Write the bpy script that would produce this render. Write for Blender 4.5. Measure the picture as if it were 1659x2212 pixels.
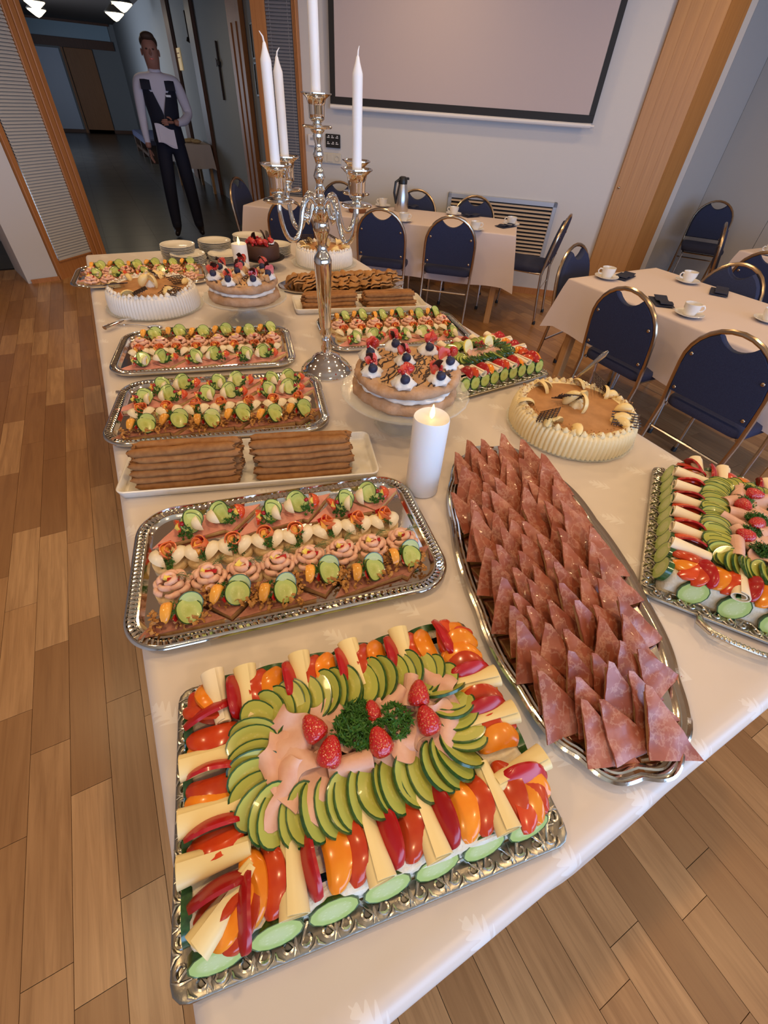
import bpy, math, random
from mathutils import Vector, Matrix, Euler
for _o in list(bpy.data.objects): bpy.data.objects.remove(_o, do_unlink=True)
SC = bpy.context.scene
COL = SC.collection
PI = math.pi
sin, cos = math.sin, math.cos
rnd = random.Random(7)

# ---------------------------------------------------------------- camera
YAW, PIT, ROL, FPX, CAMH = 0.53895, 0.76274, -0.07398, 928.1, 1.5
fw = Vector((sin(YAW)*cos(PIT), cos(YAW)*cos(PIT), -sin(PIT)))
rt = Vector((cos(YAW), -sin(YAW), 0)); dn = fw.cross(rt)
r2 = rt*cos(ROL) + dn*sin(ROL); d2 = dn*cos(ROL) - rt*sin(ROL)
cam = bpy.data.cameras.new('camera'); camo = bpy.data.objects.new('camera', cam); COL.objects.link(camo)
mw = Matrix((( r2.x, -d2.x, -fw.x, 0), (r2.y, -d2.y, -fw.y, 0), (r2.z, -d2.z, -fw.z, CAMH), (0, 0, 0, 1)))
camo.matrix_world = mw
cam.sensor_fit = 'HORIZONTAL'; cam.sensor_width = 36; cam.lens = FPX/1659*36; cam.clip_start = .02
SC.camera = camo
# ---------------------------------------------------------------- world, lights, exposure
W = bpy.data.worlds.new('world'); SC.world = W; W.use_nodes = True
W.node_tree.nodes['Background'].inputs[0].default_value = (.62, .70, .90, 1)
W.node_tree.nodes['Background'].inputs[1].default_value = .30
SC.view_settings.view_transform = 'Standard'; SC.view_settings.look = 'None'
SC.view_settings.gamma = 1; SC.view_settings.exposure = -0.12; SC.view_settings.use_curve_mapping = False
SC.cycles.max_bounces = 6; SC.cycles.diffuse_bounces = 3; SC.cycles.glossy_bounces = 3; SC.cycles.transmission_bounces = 3; SC.cycles.transparent_max_bounces = 8
def area(name, loc, rot, sx, sy, power, col, shape='RECTANGLE'):
    l = bpy.data.lights.new(name, 'AREA'); l.shape = shape; l.size = sx; l.size_y = sy
    l.energy = power; l.color = col
    o = bpy.data.objects.new(name, l); COL.objects.link(o); o.location = loc; o.rotation_euler = rot
    return o
# daylight coming through the window wall behind the photographer
area('window_daylight', (1.2, -3.05, 1.30), (PI/2, 0, 0), 7.5, 1.4, 235, (.38, .60, 1.0))
LAMPS = [(x, y) for x in (-1.2, .6, 2.4, 4.3) for y in (-1.2, .6, 2.4, 4.0) if not (x > 4 and y > 2.5)]
WARM = (1.0, .66, .33)
for (x, y) in LAMPS:
    area('ceiling_lamp_light', (x, y, 2.72), (0, 0, 0), .14, .14, 10.2, WARM, 'DISK')
for (x, y) in ((.7, 8.6), (.7, 14.0)):
    area('corridor_lamp_light', (x, y, 2.5), (0, 0, 0), .3, .3, 9, (1, .8, .55), 'DISK')
area('corridor_daylight', (-1.6, 17, 1.5), (0, -PI/2, 0), 1.4, 3.5, 130, (.72, .83, 1.0))

# ---------------------------------------------------------------- materials
MATS = {}
class NT:
    def __init__(s, name):
        s.m = bpy.data.materials.new(name); s.m.use_nodes = True; s.t = s.m.node_tree
        s.b = s.t.nodes['Principled BSDF']
    def n(s, typ, **kw):
        k = s.t.nodes.new(typ)
        for a, v in kw.items(): setattr(k, a, v)
        return k
    def l(s, a, b): s.t.links.new(a, b)
    def math(s, op, a, b=None, clamp=False):
        k = s.n('ShaderNodeMath', operation=op); k.use_clamp = clamp
        for i, x in enumerate((a, b)):
            if x is None: continue
            if isinstance(x, (int, float)): k.inputs[i].default_value = x
            else: s.l(x, k.inputs[i])
        return k.outputs[0]
    def mix(s, f, a, b):
        k = s.n('ShaderNodeMix', data_type='RGBA')
        for i, x in ((0, f), (6, a), (7, b)):
            if isinstance(x, (int, float)): k.inputs[i].default_value = x
            elif isinstance(x, (tuple, list)): k.inputs[i].default_value = (*x[:3], 1)
            else: s.l(x, k.inputs[i])
        return k.outputs[2]
    def noise(s, vec, scale, detail=3, rough=.5):
        k = s.n('ShaderNodeTexNoise'); k.inputs['Scale'].default_value = scale
        k.inputs['Detail'].default_value = detail; k.inputs['Roughness'].default_value = rough
        if vec is not None: s.l(vec, k.inputs['Vector'])
        return k
    def ramp(s, f, stops):
        k = s.n('ShaderNodeValToRGB'); e = k.color_ramp.elements
        while len(e) < len(stops): e.new(.5)
        for i, (p, c) in enumerate(stops):
            e[i].position = p; e[i].color = (*c[:3], 1) if not isinstance(c, (int, float)) else (c, c, c, 1)
        s.l(f, k.inputs[0]); return k.outputs[0]
    def bump(s, h, strength, dist=.002):
        k = s.n('ShaderNodeBump'); k.inputs['Strength'].default_value = strength
        k.inputs['Distance'].default_value = dist; s.l(h, k.inputs['Height']); s.l(k.outputs[0], s.b.inputs['Normal'])
    def obj(s): return s.n('ShaderNodeTexCoord').outputs['Object']
    def pos(s): return s.n('ShaderNodeNewGeometry').outputs['Position']
def setp(b, **kw):
    for k, v in kw.items():
        b.inputs[k.replace('_', ' ')].default_value = (*v, 1) if isinstance(v, tuple) and len(v) == 3 and k.endswith('Color') else v
def mat(name, col, rough=.5, metal=0., col2=None, nscale=40, bump=0, bscale=None, bdist=.002, trans=0, ior=1.45, sss=0, coat=0, emis=0, lo=.35, hi=.65, spec=.5, world=False, rndv=0):
    t = NT(name); b = t.b
    setp(b, Base_Color=tuple(col), Roughness=rough, Metallic=metal, IOR=ior)
    b.inputs['Specular IOR Level'].default_value = spec
    if trans: b.inputs['Transmission Weight'].default_value = trans
    if sss and 'wax' in name:
        b.inputs['Subsurface Weight'].default_value = sss; b.inputs['Subsurface Radius'].default_value = (.006, .004, .003)
    if coat: b.inputs['Coat Weight'].default_value = coat; b.inputs['Coat Roughness'].default_value = .08
    if emis:
        b.inputs['Emission Color'].default_value = (*col, 1); b.inputs['Emission Strength'].default_value = emis
    vec = (t.pos() if world else t.obj()) if (col2 or bump) else None
    out = None
    if col2:
        nz = t.noise(vec, nscale, 4, .55)
        out = t.ramp(nz.outputs[0], [(lo, col), (hi, col2)])
    if rndv:
        oi = t.n('ShaderNodeObjectInfo').outputs['Random']
        hs = t.n('ShaderNodeHueSaturation')
        t.l(t.math('ADD', t.math('MULTIPLY', oi, 2*rndv), 1-rndv), hs.inputs['Value'])
        if out is not None: t.l(out, hs.inputs['Color'])
        else: hs.inputs['Color'].default_value = (*col, 1)
        out = hs.outputs[0]
    if out is not None: t.l(out, b.inputs['Base Color'])
    if bump:
        nb = t.noise(vec, bscale or nscale, 4, .6); t.bump(nb.outputs[0], bump, bdist)
    MATS[name] = t.m
    return t.m

mat('silver', (.80, .76, .68), .10, 1, bump=.14, bscale=45)
mat('silver_dark', (.36, .33, .27), .3, 1, bump=.3, bscale=200, bdist=.001)
mat('silver_old', (.62, .58, .50), .22, 1, bump=.35, bscale=260, bdist=.001)
mat('chrome', (.82, .79, .74), .07, 1)
mat('bronze_tube', (.50, .38, .26), .25, 1)
mat('chrome_leg', (.62, .58, .55), .2, 1)
def thin_glass(name, col, alpha, bump=0):
    m = mat(name, col, .04, bump=bump, bscale=120, spec=1.0, coat=.6); b = m.node_tree.nodes['Principled BSDF']
    t = m.node_tree; lw = t.nodes.new('ShaderNodeLayerWeight'); lw.inputs[0].default_value = .35; mr = t.nodes.new('ShaderNodeMapRange')
    mr.inputs['To Min'].default_value = alpha; mr.inputs['To Max'].default_value = min(1, alpha+.45); t.links.new(lw.outputs['Facing'], mr.inputs['Value']); t.links.new(mr.outputs[0], b.inputs['Alpha'])
thin_glass('glass', (.80, .82, .76), .16, .3)
thin_glass('window_glass', (.5, .55, .55), .10)
mat('porcelain', (.82, .78, .72), .16, coat=.4)
mat('plate_white', (.78, .73, .63), .2, coat=.4)
mat('tray_white', (.80, .76, .68), .28, col2=(.76, .70, .58), nscale=30)
mat('candle_wax', (.86, .84, .82), .4, sss=.25)
mat('led_wax', (.88, .87, .86), .45, sss=.3)
mat('wick', (.55, .5, .42), .8)
mat('flame', (1.0, .82, .30), .3, emis=2.5)
mat('wall_paint', (.60, .59, .59), .75, bump=.25, bscale=180, world=True)
mat('wall_panel', (.58, .56, .54), .65, bump=.1, bscale=120, world=True)
mat('ceiling_paint', (.66, .52, .33), .8)
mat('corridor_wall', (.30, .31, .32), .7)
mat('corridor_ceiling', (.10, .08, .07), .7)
mat('screen_fabric', (.50, .43, .44), .8)
mat('black_border', (.012, .012, .014), .6)
mat('white_plastic', (.72, .72, .74), .4)
mat('beige_plastic', (.58, .55, .48), .45)
mat('black_plastic', (.015, .015, .016), .35)
mat('steel', (.6, .58, .56), .25, 1)
mat('grey_metal', (.42, .46, .54), .45, .3)
mat('vent_slat', (.62, .50, .40), .5)
mat('dark_void', (.01, .01, .012), .8)
mat('seat_fabric', (.022, .026, .065), .85, col2=(.032, .038, .085), nscale=300, bump=.3, bscale=500)
mat('back_fabric', (.019, .026, .068), .85, col2=(.027, .037, .09), nscale=260, bump=.3, bscale=500)
mat('napkin_blue', (.018, .022, .05), .8)
mat('blind_slat', (.50, .49, .47), .5)
mat('blind_slat_dark', (.17, .18, .22), .5)
mat('dark_floor', (.035, .033, .03), .28, col2=(.05, .046, .04), nscale=3, world=True)
mat('tablecloth_white', (.66, .56, .54), .8, bump=.12, bscale=40, bdist=.004)
mat('bread_brown', (.36, .19, .08), .85, col2=(.46, .27, .12), nscale=90, bump=.5, bscale=160)
mat('bread_white', (.80, .62, .36), .85, col2=(.68, .46, .22), nscale=70, bump=.4, bscale=160)
mat('ham_pink', (.72, .33, .27), .42, col2=(.66, .27, .22), nscale=60, sss=.15)
mat('beef_brown', (.30, .10, .065), .5, col2=(.42, .18, .12), nscale=60)
mat('turkey', (.74, .47, .36), .45, col2=(.66, .36, .26), nscale=35, sss=.2, bump=.2, bscale=80)
mat('turkey_edge', (.42, .22, .12), .6)
mat('salmon', (.78, .20, .055), .35, col2=(.70, .13, .04), nscale=80, sss=.2, coat=.3)
mat('shrimp', (.86, .56, .42), .38, col2=(.80, .44, .32), nscale=120, sss=.25, coat=.2)
mat('egg_white', (.84, .73, .52), .35, sss=.25, coat=.15)
mat('tomato', (.62, .055, .018), .2, col2=(.70, .12, .03), nscale=50, coat=.5)
mat('pepper_red', (.40, .009, .010), .26, coat=.2, rndv=.2)
mat('pepper_vermilion', (.60, .075, .016), .2, col2=(.52, .040, .012), nscale=30, coat=.2, rndv=.14)
mat('pepper_orange', (.86, .29, .018), .2, col2=(.80, .22, .012), nscale=30, coat=.2, rndv=.12)
mat('peach', (.82, .36, .045), .28, coat=.4, rndv=.12)
mat('cheese', (.83, .68, .34), .4, sss=.2, rndv=.06)
mat('cheese_pale', (.86, .74, .52), .4, sss=.2, rndv=.05)
mat('lemon_bit', (.86, .68, .12), .35, coat=.2)
mat('parsley', (.028, .095, .016), .55, col2=(.05, .16, .02), nscale=200, rndv=.25)
mat('dill', (.07, .13, .03), .6)
mat('stem_green', (.10, .22, .05), .5)
mat('onion', (.36, .15, .035), .55, col2=(.52, .26, .07), nscale=150)
mat('mayo', (.86, .78, .58), .4)
mat('cream', (.84, .69, .40), .5, sss=.2, bump=.25, bscale=140)
mat('cream_white', (.84, .80, .73), .5, sss=.2, bump=.25, bscale=140)
mat('mousse', (.50, .25, .10), .55, col2=(.40, .19, .07), nscale=22, bump=.2, bscale=60)
mat('pear', (.84, .62, .26), .35, sss=.3, coat=.2, rndv=.08)
mat('chocolate', (.035, .014, .008), .35)
mat('choc_cake', (.06, .022, .012), .6, bump=.5, bscale=60)
mat('nut', (.38, .18, .06), .7)
mat('meringue', (.56, .35, .21), .75, col2=(.44, .24, .11), nscale=22, bump=.8, bscale=40, bdist=.006)
mat('meringue_top', (.56, .30, .12), .65, col2=(.62, .38, .18), nscale=30, bump=.3, bscale=60)
mat('blueberry', (.016, .020, .055), .55, col2=(.03, .035, .08), nscale=90)
mat('currant', (.38, .008, .012), .12, coat=.6)
mat('strawberry_cut', (.66, .045, .022), .3, col2=(.74, .16, .09), nscale=60, coat=.4)
mat('crepe', (.36, .165, .052), .8, col2=(.25, .10, .028), nscale=55, bump=.4, bscale=110, rndv=.12, lo=.3, hi=.7)
mat('pastry', (.36, .165, .048), .7, col2=(.47, .24, .08), nscale=40, bump=.4, bscale=90, rndv=.15)
mat('sponge_side', (.80, .73, .58), .7, bump=.5, bscale=130, bdist=.004, col2=(.72, .60, .40), nscale=60)
mat('shirt', (.60, .57, .66), .8)
mat('vest', (.008, .009, .022), .8)
mat('skin', (.30, .14, .10), .55)
mat('hair', (.05, .025, .014), .7)
mat('shoe', (.02, .012, .01), .4)
mat('bench_blue', (.035, .04, .085), .8)
mat('dark_wood', (.045, .022, .012), .5)
mat('cross_wood', (.03, .014, .008), .6)
mat('picture_frame', (.012, .012, .014), .4)
mat('poster_glow', (.85, .62, .32), .7, emis=.25)  # faint glow stands in for the light falling on the notice
mat('lamp_shade', (1.0, .82, .52), .4, emis=5)
mat('lamp_ring', (.3, .28, .25), .4, .6)
mat('red_sponge', (.40, .02, .03), .5)
mat('transom_lit_pane', (.42, .56, .66), .15)  # bluish light in the transom window is put into the pane colour
mat('lemon_flesh', (.84, .74, .34), .3, col2=(.86, .80, .50), nscale=90, sss=.2)
mat('wicker', (.25, .10, .04), .8, bump=.6, bscale=120)

def wood(name, c1, c2, c3, axis=2, gs=9, strips=0, rough=.45):
    t = NT(name); p = t.obj(); mp = t.n('ShaderNodeMapping'); t.l(p, mp.inputs[0])
    sc = [gs*4]*3; sc[axis] = gs*.16; mp.inputs['Scale'].default_value = sc
    n1 = t.noise(mp.outputs[0], 1.6, 5, .6); c = t.ramp(n1.outputs[0], [(.25, c1), (.5, c2), (.75, c3)])
    t.l(c, t.b.inputs['Base Color']); t.b.inputs['Roughness'].default_value = rough
    t.bump(n1.outputs[0], .12); MATS[name] = t.m
wood('wood_frame', (.36, .135, .035), (.44, .18, .055), (.50, .22, .07))
wood('wood_pillar', (.36, .165, .038), (.43, .205, .050), (.48, .24, .064), gs=7)
wood('wood_pillar_shaded', (.34, .145, .03), (.40, .175, .04), (.44, .20, .05), gs=7)  # darker copy of the pillar wood: shade on the face turned from the window
wood('wood_leg', (.44, .22, .08), (.52, .28, .11), (.58, .33, .14))
wood('wood_door', (.30, .11, .025), (.36, .14, .036), (.42, .17, .05))
wood('wood_brown', (.10, .035, .014), (.13, .05, .02), (.16, .06, .025))

def plank_mat():
    t = NT('laminate_plank')
    oi = t.n('ShaderNodeObjectInfo').outputs['Random']; at = t.n('ShaderNodeAttribute', attribute_name='rnd').outputs['Fac']
    r = t.math('FRACT', t.math('ADD', oi, at))
    p = t.pos(); sx = t.n('ShaderNodeSeparateXYZ'); t.l(p, sx.inputs[0])
    cb = t.n('ShaderNodeCombineXYZ')
    t.l(t.math('MULTIPLY', sx.outputs[0], 34), cb.inputs[0]); t.l(t.math('MULTIPLY', sx.outputs[1], 2.2), cb.inputs[1]); t.l(t.math('MULTIPLY', r, 77), cb.inputs[2])
    n1 = t.noise(cb.outputs[0], 1.0, 6, .62); n1.inputs['Distortion'].default_value = .7
    base = t.ramp(r, [(0, (.27, .125, .042)), (.35, (.37, .185, .068)), (.7, (.46, .245, .098)), (1, (.54, .31, .135))])
    dark = t.mix(.62, base, (.20, .085, .026))
    c = t.mix(t.ramp(n1.outputs[0], [(.38, 0.), (.66, .85)]), base, dark)
    cb2 = t.n('ShaderNodeCombineXYZ'); t.l(t.math('MULTIPLY', sx.outputs[0], 150), cb2.inputs[0]); t.l(t.math('MULTIPLY', sx.outputs[1], 5), cb2.inputs[1])
    n2 = t.noise(cb2.outputs[0], 1, 2, .5)
    c = t.mix(t.ramp(n2.outputs[0], [(.55, 0.), (.8, .35)]), c, (.14, .06, .02))
    t.l(c, t.b.inputs['Base Color']); t.b.inputs['Roughness'].default_value = .33
    t.bump(n1.outputs[0], .05); MATS['plank'] = t.m
plank_mat()

def damask():
    t = NT('damask_cloth'); p = t.pos(); sx = t.n('ShaderNodeSeparateXYZ'); t.l(p, sx.inputs[0])
    X, Y = sx.outputs[0], sx.outputs[1]
    # leaf sprigs on a half-drop repeat
    PX, PY = .155, .115
    row = t.math('FLOOR', t.math('DIVIDE', Y, PY))
    off = t.math('MULTIPLY', t.math('MODULO', t.math('ABSOLUTE', row), 2), .5)
    u = t.math('SUBTRACT', t.math('FRACT', t.math('ADD', t.math('DIVIDE', X, PX), off)), .5)
    v = t.math('SUBTRACT', t.math('FRACT', t.math('DIVIDE', Y, PY)), .5)
    um = t.math('MULTIPLY', u, PX); vm = t.math('MULTIPLY', v, PY)
    a = .6; ul = t.math('ADD', t.math('MULTIPLY', um, cos(a)), t.math('MULTIPLY', vm, sin(a)))
    vl = t.math('SUBTRACT', t.math('MULTIPLY', vm, cos(a)), t.math('MULTIPLY', um, sin(a)))
    # leaf of length .06 along vl; width with lobes
    tt = t.math('DIVIDE', t.math('ADD', vl, .032), .064)      # 0..1 along leaf
    env = t.math('MULTIPLY', t.math('SINE', t.math('MULTIPLY', tt, PI)), .019)
    lob = t.math('ADD', t.math('MULTIPLY', t.math('SINE', t.math('ADD', t.math('MULTIPLY', tt, 26), t.math('MULTIPLY', t.math('ABSOLUTE', ul), -420))), .42), .62)
    wd = t.math('MULTIPLY', env, lob)
    ins = t.math('LESS_THAN', t.math('ABSOLUTE', ul), wd)
    rng = t.math('MULTIPLY', t.math('GREATER_THAN', tt, 0), t.math('LESS_THAN', tt, 1))
    msk = t.math('MULTIPLY', ins, rng)
    t.l(t.mix(msk, (.66, .575, .505), (.735, .67, .61)), t.b.inputs['Base Color'])
    t.l(t.math('ADD', t.math('MULTIPLY', msk, .22), .36), t.b.inputs['Roughness'])
    t.b.inputs['Sheen Weight'].default_value = .3
    nz = t.noise(p, 9, 2, .5); t.bump(nz.outputs[0], .12, .01); MATS['damask'] = t.m
damask()

def cuke_mat(name, r0, inner, mid, outer, seeds, coat=.12):
    t = NT(name); p = t.obj(); ln = t.n('ShaderNodeVectorMath', operation='LENGTH')
    mp = t.n('ShaderNodeMapping'); t.l(p, mp.inputs[0]); mp.inputs['Scale'].default_value = (1/r0[0], 1/r0[1], 0)
    t.l(mp.outputs[0], ln.inputs[0]); r = ln.outputs['Value']
    c = t.ramp(r, [(0, inner), (.5, mid), (.62, outer), (.93, outer), (1., (.12, .26, .035))])
    vo = t.n('ShaderNodeTexVoronoi'); vo.inputs['Scale'].default_value = 5.5; t.l(mp.outputs[0], vo.inputs['Vector'])
    sd = t.math('MULTIPLY', t.math('LESS_THAN', vo.outputs['Distance'], .28), t.math('LESS_THAN', r, .58))
    c = t.mix(t.math('MULTIPLY', sd, .45), c, seeds)
    t.l(c, t.b.inputs['Base Color']); t.b.inputs['Roughness'].default_value = .22
    t.b.inputs['Coat Weight'].default_value = coat; t.b.inputs['Roughness'].default_value = .28 if coat > .1 else .4
    MATS[name] = t.m
cuke_mat('cuke_flesh', (.021, .021), (.40, .44, .08), (.52, .56, .15), (.46, .54, .14), (.60, .62, .25))
cuke_mat('cuke_flesh_oval', (.034, .0215), (.40, .39, .055), (.50, .50, .10), (.42, .45, .085), (.58, .57, .22))
cuke_mat('cuke_flesh_big', (.0375, .027), (.54, .60, .28), (.50, .57, .22), (.40, .51, .14), (.64, .68, .38), .05)
mat('cuke_skin', (.012, .055, .010), .28, col2=(.03, .11, .02), nscale=160, coat=.5)

def strawberry_mat():
    t = NT('strawberry'); p = t.obj(); vo = t.n('ShaderNodeTexVoronoi'); vo.inputs['Scale'].default_value = 260; t.l(p, vo.inputs['Vector'])
    f = t.math('LESS_THAN', vo.outputs['Distance'], .25)
    t.l(t.mix(f, (.50, .014, .012), (.62, .22, .06)), t.b.inputs['Base Color']); t.b.inputs['Roughness'].default_value = .2
    t.b.inputs['Coat Weight'].default_value = .5
    t.bump(vo.outputs['Distance'], .7, .002); MATS['strawberry'] = t.m
strawberry_mat()

def smoked_ham():
    t = NT('smoked_ham'); p = t.obj(); oi = t.n('ShaderNodeObjectInfo').outputs['Random']
    cb = t.n('ShaderNodeVectorMath', operation='ADD'); t.l(p, cb.inputs[0])
    c3 = t.n('ShaderNodeCombineXYZ'); t.l(t.math('MULTIPLY', oi, 9), c3.inputs[0]); t.l(t.math('MULTIPLY', oi, 5), c3.inputs[1]); t.l(c3.outputs[0], cb.inputs[1])
    n0 = t.noise(cb.outputs[0], 16, 3, .5); n1 = t.noise(cb.outputs[0], 34, 5, .6)
    meat = t.ramp(n0.outputs[0], [(.3, (.24, .055, .026)), (.55, (.35, .095, .050)), (.74, (.48, .19, .13))])
    vein = t.ramp(n1.outputs[0], [(.455, 0.), (.49, 1.), (.505, 1.), (.54, 0.)])
    edge = t.ramp(n0.outputs[0], [(.60, 0.), (.66, 1.)])
    c = t.mix(t.math('MULTIPLY', vein, .24), meat, (.74, .46, .32))
    t.l(c, t.b.inputs['Base Color']); t.b.inputs['Roughness'].default_value = .40; t.b.inputs['Coat Weight'].default_value = .1
    t.bump(n1.outputs[0], .25, .002); MATS['smoked_ham'] = t.m
smoked_ham()
def egg_cut():
    t = NT('egg_cut'); p = t.obj(); ln = t.n('ShaderNodeVectorMath', operation='LENGTH'); t.l(p, ln.inputs[0])
    f = t.math('LESS_THAN', ln.outputs['Value'], .0125)
    t.l(t.mix(f, (.86, .82, .72), (.82, .52, .10)), t.b.inputs['Base Color']); t.b.inputs['Roughness'].default_value = .35; MATS['egg_cut'] = t.m
egg_cut()

# ---------------------------------------------------------------- mesh helpers
class MB:
    def __init__(s): s.v = []; s.f = []; s.mi = []; s.M = Matrix.Identity(4)
    def add(s, vs, fs, mi=0):
        k = len(s.v); s.v += [s.M @ Vector(p) for p in vs]
        s.f += [tuple(k+i for i in f) for f in fs]; s.mi += [mi]*len(fs)
    def box(s, c, d, mi=0, rot=None):
        x, y, z = d[0]/2, d[1]/2, d[2]/2
        R = rot.to_matrix() if rot is not None else None
        vs = []
        for a in (-1, 1):
            for b in (-1, 1):
                for e in (-1, 1):
                    p = Vector((a*x, b*y, e*z)); p = R @ p if R else p; vs.append(p+Vector(c))
        s.add(vs, [(0, 1, 3, 2), (4, 6, 7, 5), (0, 4, 5, 1), (2, 3, 7, 6), (0, 2, 6, 4), (1, 5, 7, 3)], mi); return s
    def bbox(s, c, d, b=.004, mi=0):   # box with chamfered vertical and top edges
        x, y, z = d[0]/2, d[1]/2, d[2]/2
        def ring(e, zz):
            X, Y = x-e, y-e
            return [(-X+b, -Y, zz), (X-b, -Y, zz), (X, -Y+b, zz), (X, Y-b, zz), (X-b, Y, zz), (-X+b, Y, zz), (-X, Y-b, zz), (-X, -Y+b, zz)]
        vs = ring(0, -z)+ring(0, z-b)+ring(b, z); fs = [tuple(range(7, -1, -1)), tuple(range(16, 24))]
        for r in (0, 8): fs += [(r+i, r+(i+1) % 8, r+8+(i+1) % 8, r+8+i) for i in range(8)]
        s.add([(p[0]+c[0], p[1]+c[1], p[2]+c[2]) for p in vs], fs, mi); return s
    def lathe(s, prof, n=24, mod=None, mi=0, a0=0, a1=2*PI, ctr=(0, 0, 0)):
        full = abs(a1-a0-2*PI) < 1e-6; m = n if full else n+1; vs = []; fs = []
        for j, (r, z) in enumerate(prof):
            for i in range(m):
                a = a0+(a1-a0)*i/n; k = mod(a, j, r, z) if mod else (r, z)
                vs.append((ctr[0]+k[0]*cos(a), ctr[1]+k[0]*sin(a), ctr[2]+k[1]))
        for j in range(len(prof)-1):
            for i in range(n):
                q = (i+1) % m; fs.append((j*m+i, j*m+q, (j+1)*m+q, (j+1)*m+i))
        s.add(vs, fs, mi); return s
    def tube(s, pts, r, n=8, mi=0, closed=False, caps=True, flat=1.):
        pts = [Vector(p) for p in pts]; m = len(pts); vs = []; fs = []; up = None
        for i, p in enumerate(pts):
            a = pts[(i-1) % m] if (closed or i > 0) else p; b = pts[(i+1) % m] if (closed or i < m-1) else p
            t = (b-a).normalized() if (b-a).length > 1e-9 else Vector((0, 0, 1))
            if up is None: up = Vector((0, 0, 1)) if abs(t.z) < .9 else Vector((1, 0, 0))
            x = t.cross(up).normalized(); y = x.cross(t).normalized(); up = y
            rr = r[i] if isinstance(r, (list, tuple)) else r
            vs += [p+x*rr*cos(2*PI*k/n)+y*rr*flat*sin(2*PI*k/n) for k in range(n)]
        for i in range(m if closed else m-1):
            j = (i+1) % m
            fs += [(i*n+k, i*n+(k+1) % n, j*n+(k+1) % n, j*n+k) for k in range(n)]
        if caps and not closed: fs += [tuple(range(n-1, -1, -1)), tuple((m-1)*n+k for k in range(n))]
        s.add(vs, fs, mi); return s
    def prism(s, poly, z0, z1, mi=0, ms=None):
        n = len(poly); vs = [(p[0], p[1], z0) for p in poly]+[(p[0], p[1], z1) for p in poly]
        s.add(vs, [tuple(range(n-1, -1, -1)), tuple(range(n, 2*n))], mi)
        s.add(vs, [(i, (i+1) % n, n+(i+1) % n, n+i) for i in range(n)], mi if ms is None else ms); return s
    def ell(s, c, r, nu=12, nv=8, mi=0):
        prof = [(max(1e-5, sin(PI*j/nv)), -cos(PI*j/nv)) for j in range(nv+1)]
        vs = []; fs = []
        for (q, z) in prof:
            for i in range(nu): a = 2*PI*i/nu; vs.append((c[0]+r[0]*q*cos(a), c[1]+r[1]*q*sin(a), c[2]+r[2]*z))
        for j in range(nv):
            for i in range(nu): fs.append((j*nu+i, j*nu+(i+1) % nu, (j+1)*nu+(i+1) % nu, (j+1)*nu+i))
        s.add(vs, fs, mi); return s
    def sheet(s, fn, nu, nv, th, mi=0, me=None):
        P = [[Vector(fn(i/nu, j/nv)) for j in range(nv+1)] for i in range(nu+1)]
        N = []
        for i in range(nu+1):
            row = []
            for j in range(nv+1):
                a = P[min(i+1, nu)][j]-P[max(i-1, 0)][j]; b = P[i][min(j+1, nv)]-P[i][max(j-1, 0)]
                c = a.cross(b); row.append(c.normalized() if c.length > 1e-12 else Vector((0, 0, 1)))
            N.append(row)
        w = nv+1; K = (nu+1)*w; vs = [P[i][j]+N[i][j]*th/2 for i in range(nu+1) for j in range(w)]+[P[i][j]-N[i][j]*th/2 for i in range(nu+1) for j in range(w)]
        fs = []
        for i in range(nu):
            for j in range(nv):
                a, b, c, d = i*w+j, (i+1)*w+j, (i+1)*w+j+1, i*w+j+1
                fs += [(a, b, c, d), (K+d, K+c, K+b, K+a)]
        s.add(vs, fs, mi); es = []
        for i in range(nu): es += [(i*w, K+i*w, K+(i+1)*w, (i+1)*w), (i*w+nv, (i+1)*w+nv, K+(i+1)*w+nv, K+i*w+nv)]
        for j in range(nv): es += [(j, j+1, K+j+1, K+j), (nu*w+j, K+nu*w+j, K+nu*w+j+1, nu*w+j+1)]
        k = len(s.v)-len(vs); s.f += [tuple(k+q for q in f) for f in es]; s.mi += [mi if me is None else me]*len(es); return s
    def mesh(s, name, mats, ang=35):
        m = bpy.data.meshes.new(name); m.from_pydata([tuple(p) for p in s.v], [], s.f)
        if isinstance(mats, str): mats = [mats]
        for q in mats: m.materials.append(MATS[q])
        if len(mats) > 1: m.polygons.foreach_set('material_index', s.mi)
        m.update()
        if ang: m.shade_smooth(); m.set_sharp_from_angle(angle=math.radians(ang))
        return m
def T(x=0, y=0, z=0): return Matrix.Translation((x, y, z))
def RZ(a): return Matrix.Rotation(a, 4, 'Z')
def RX(a): return Matrix.Rotation(a, 4, 'X')
def RY(a): return Matrix.Rotation(a, 4, 'Y')
def tag(o, label=None, cat=None, group=None, kind=None):
    if label: o['label'] = label
    if cat: o['category'] = cat
    if group: o['group'] = group
    if kind: o['kind'] = kind
    return o
def ob(name, me, parent=None, loc=(0, 0, 0), rot=(0, 0, 0), sc=(1, 1, 1), mx=None, **kw):
    o = bpy.data.objects.new(name, me); COL.objects.link(o)
    if mx is not None: o.matrix_basis = mx
    else:
        o.location = loc; o.rotation_euler = rot; o.scale = (sc, sc, sc) if isinstance(sc, (int, float)) else sc
    if parent is not None: o.parent = parent
    return tag(o, **kw)
def thing(name, label, cat, loc=(0, 0, 0), rz=0, group=None):
    return ob(name, None, None, loc, (0, 0, rz), label=label, cat=cat, group=group)
def struct(name, me, label=None, **kw): return ob(name, me, kind='structure', label=label, **kw)
ORD = ['first', 'second', 'third', 'fourth', 'fifth', 'sixth', 'seventh', 'eighth', 'ninth', 'tenth', 'eleventh', 'twelfth', 'thirteenth', 'fourteenth', 'fifteenth', 'sixteenth']
TOP = .75

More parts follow.
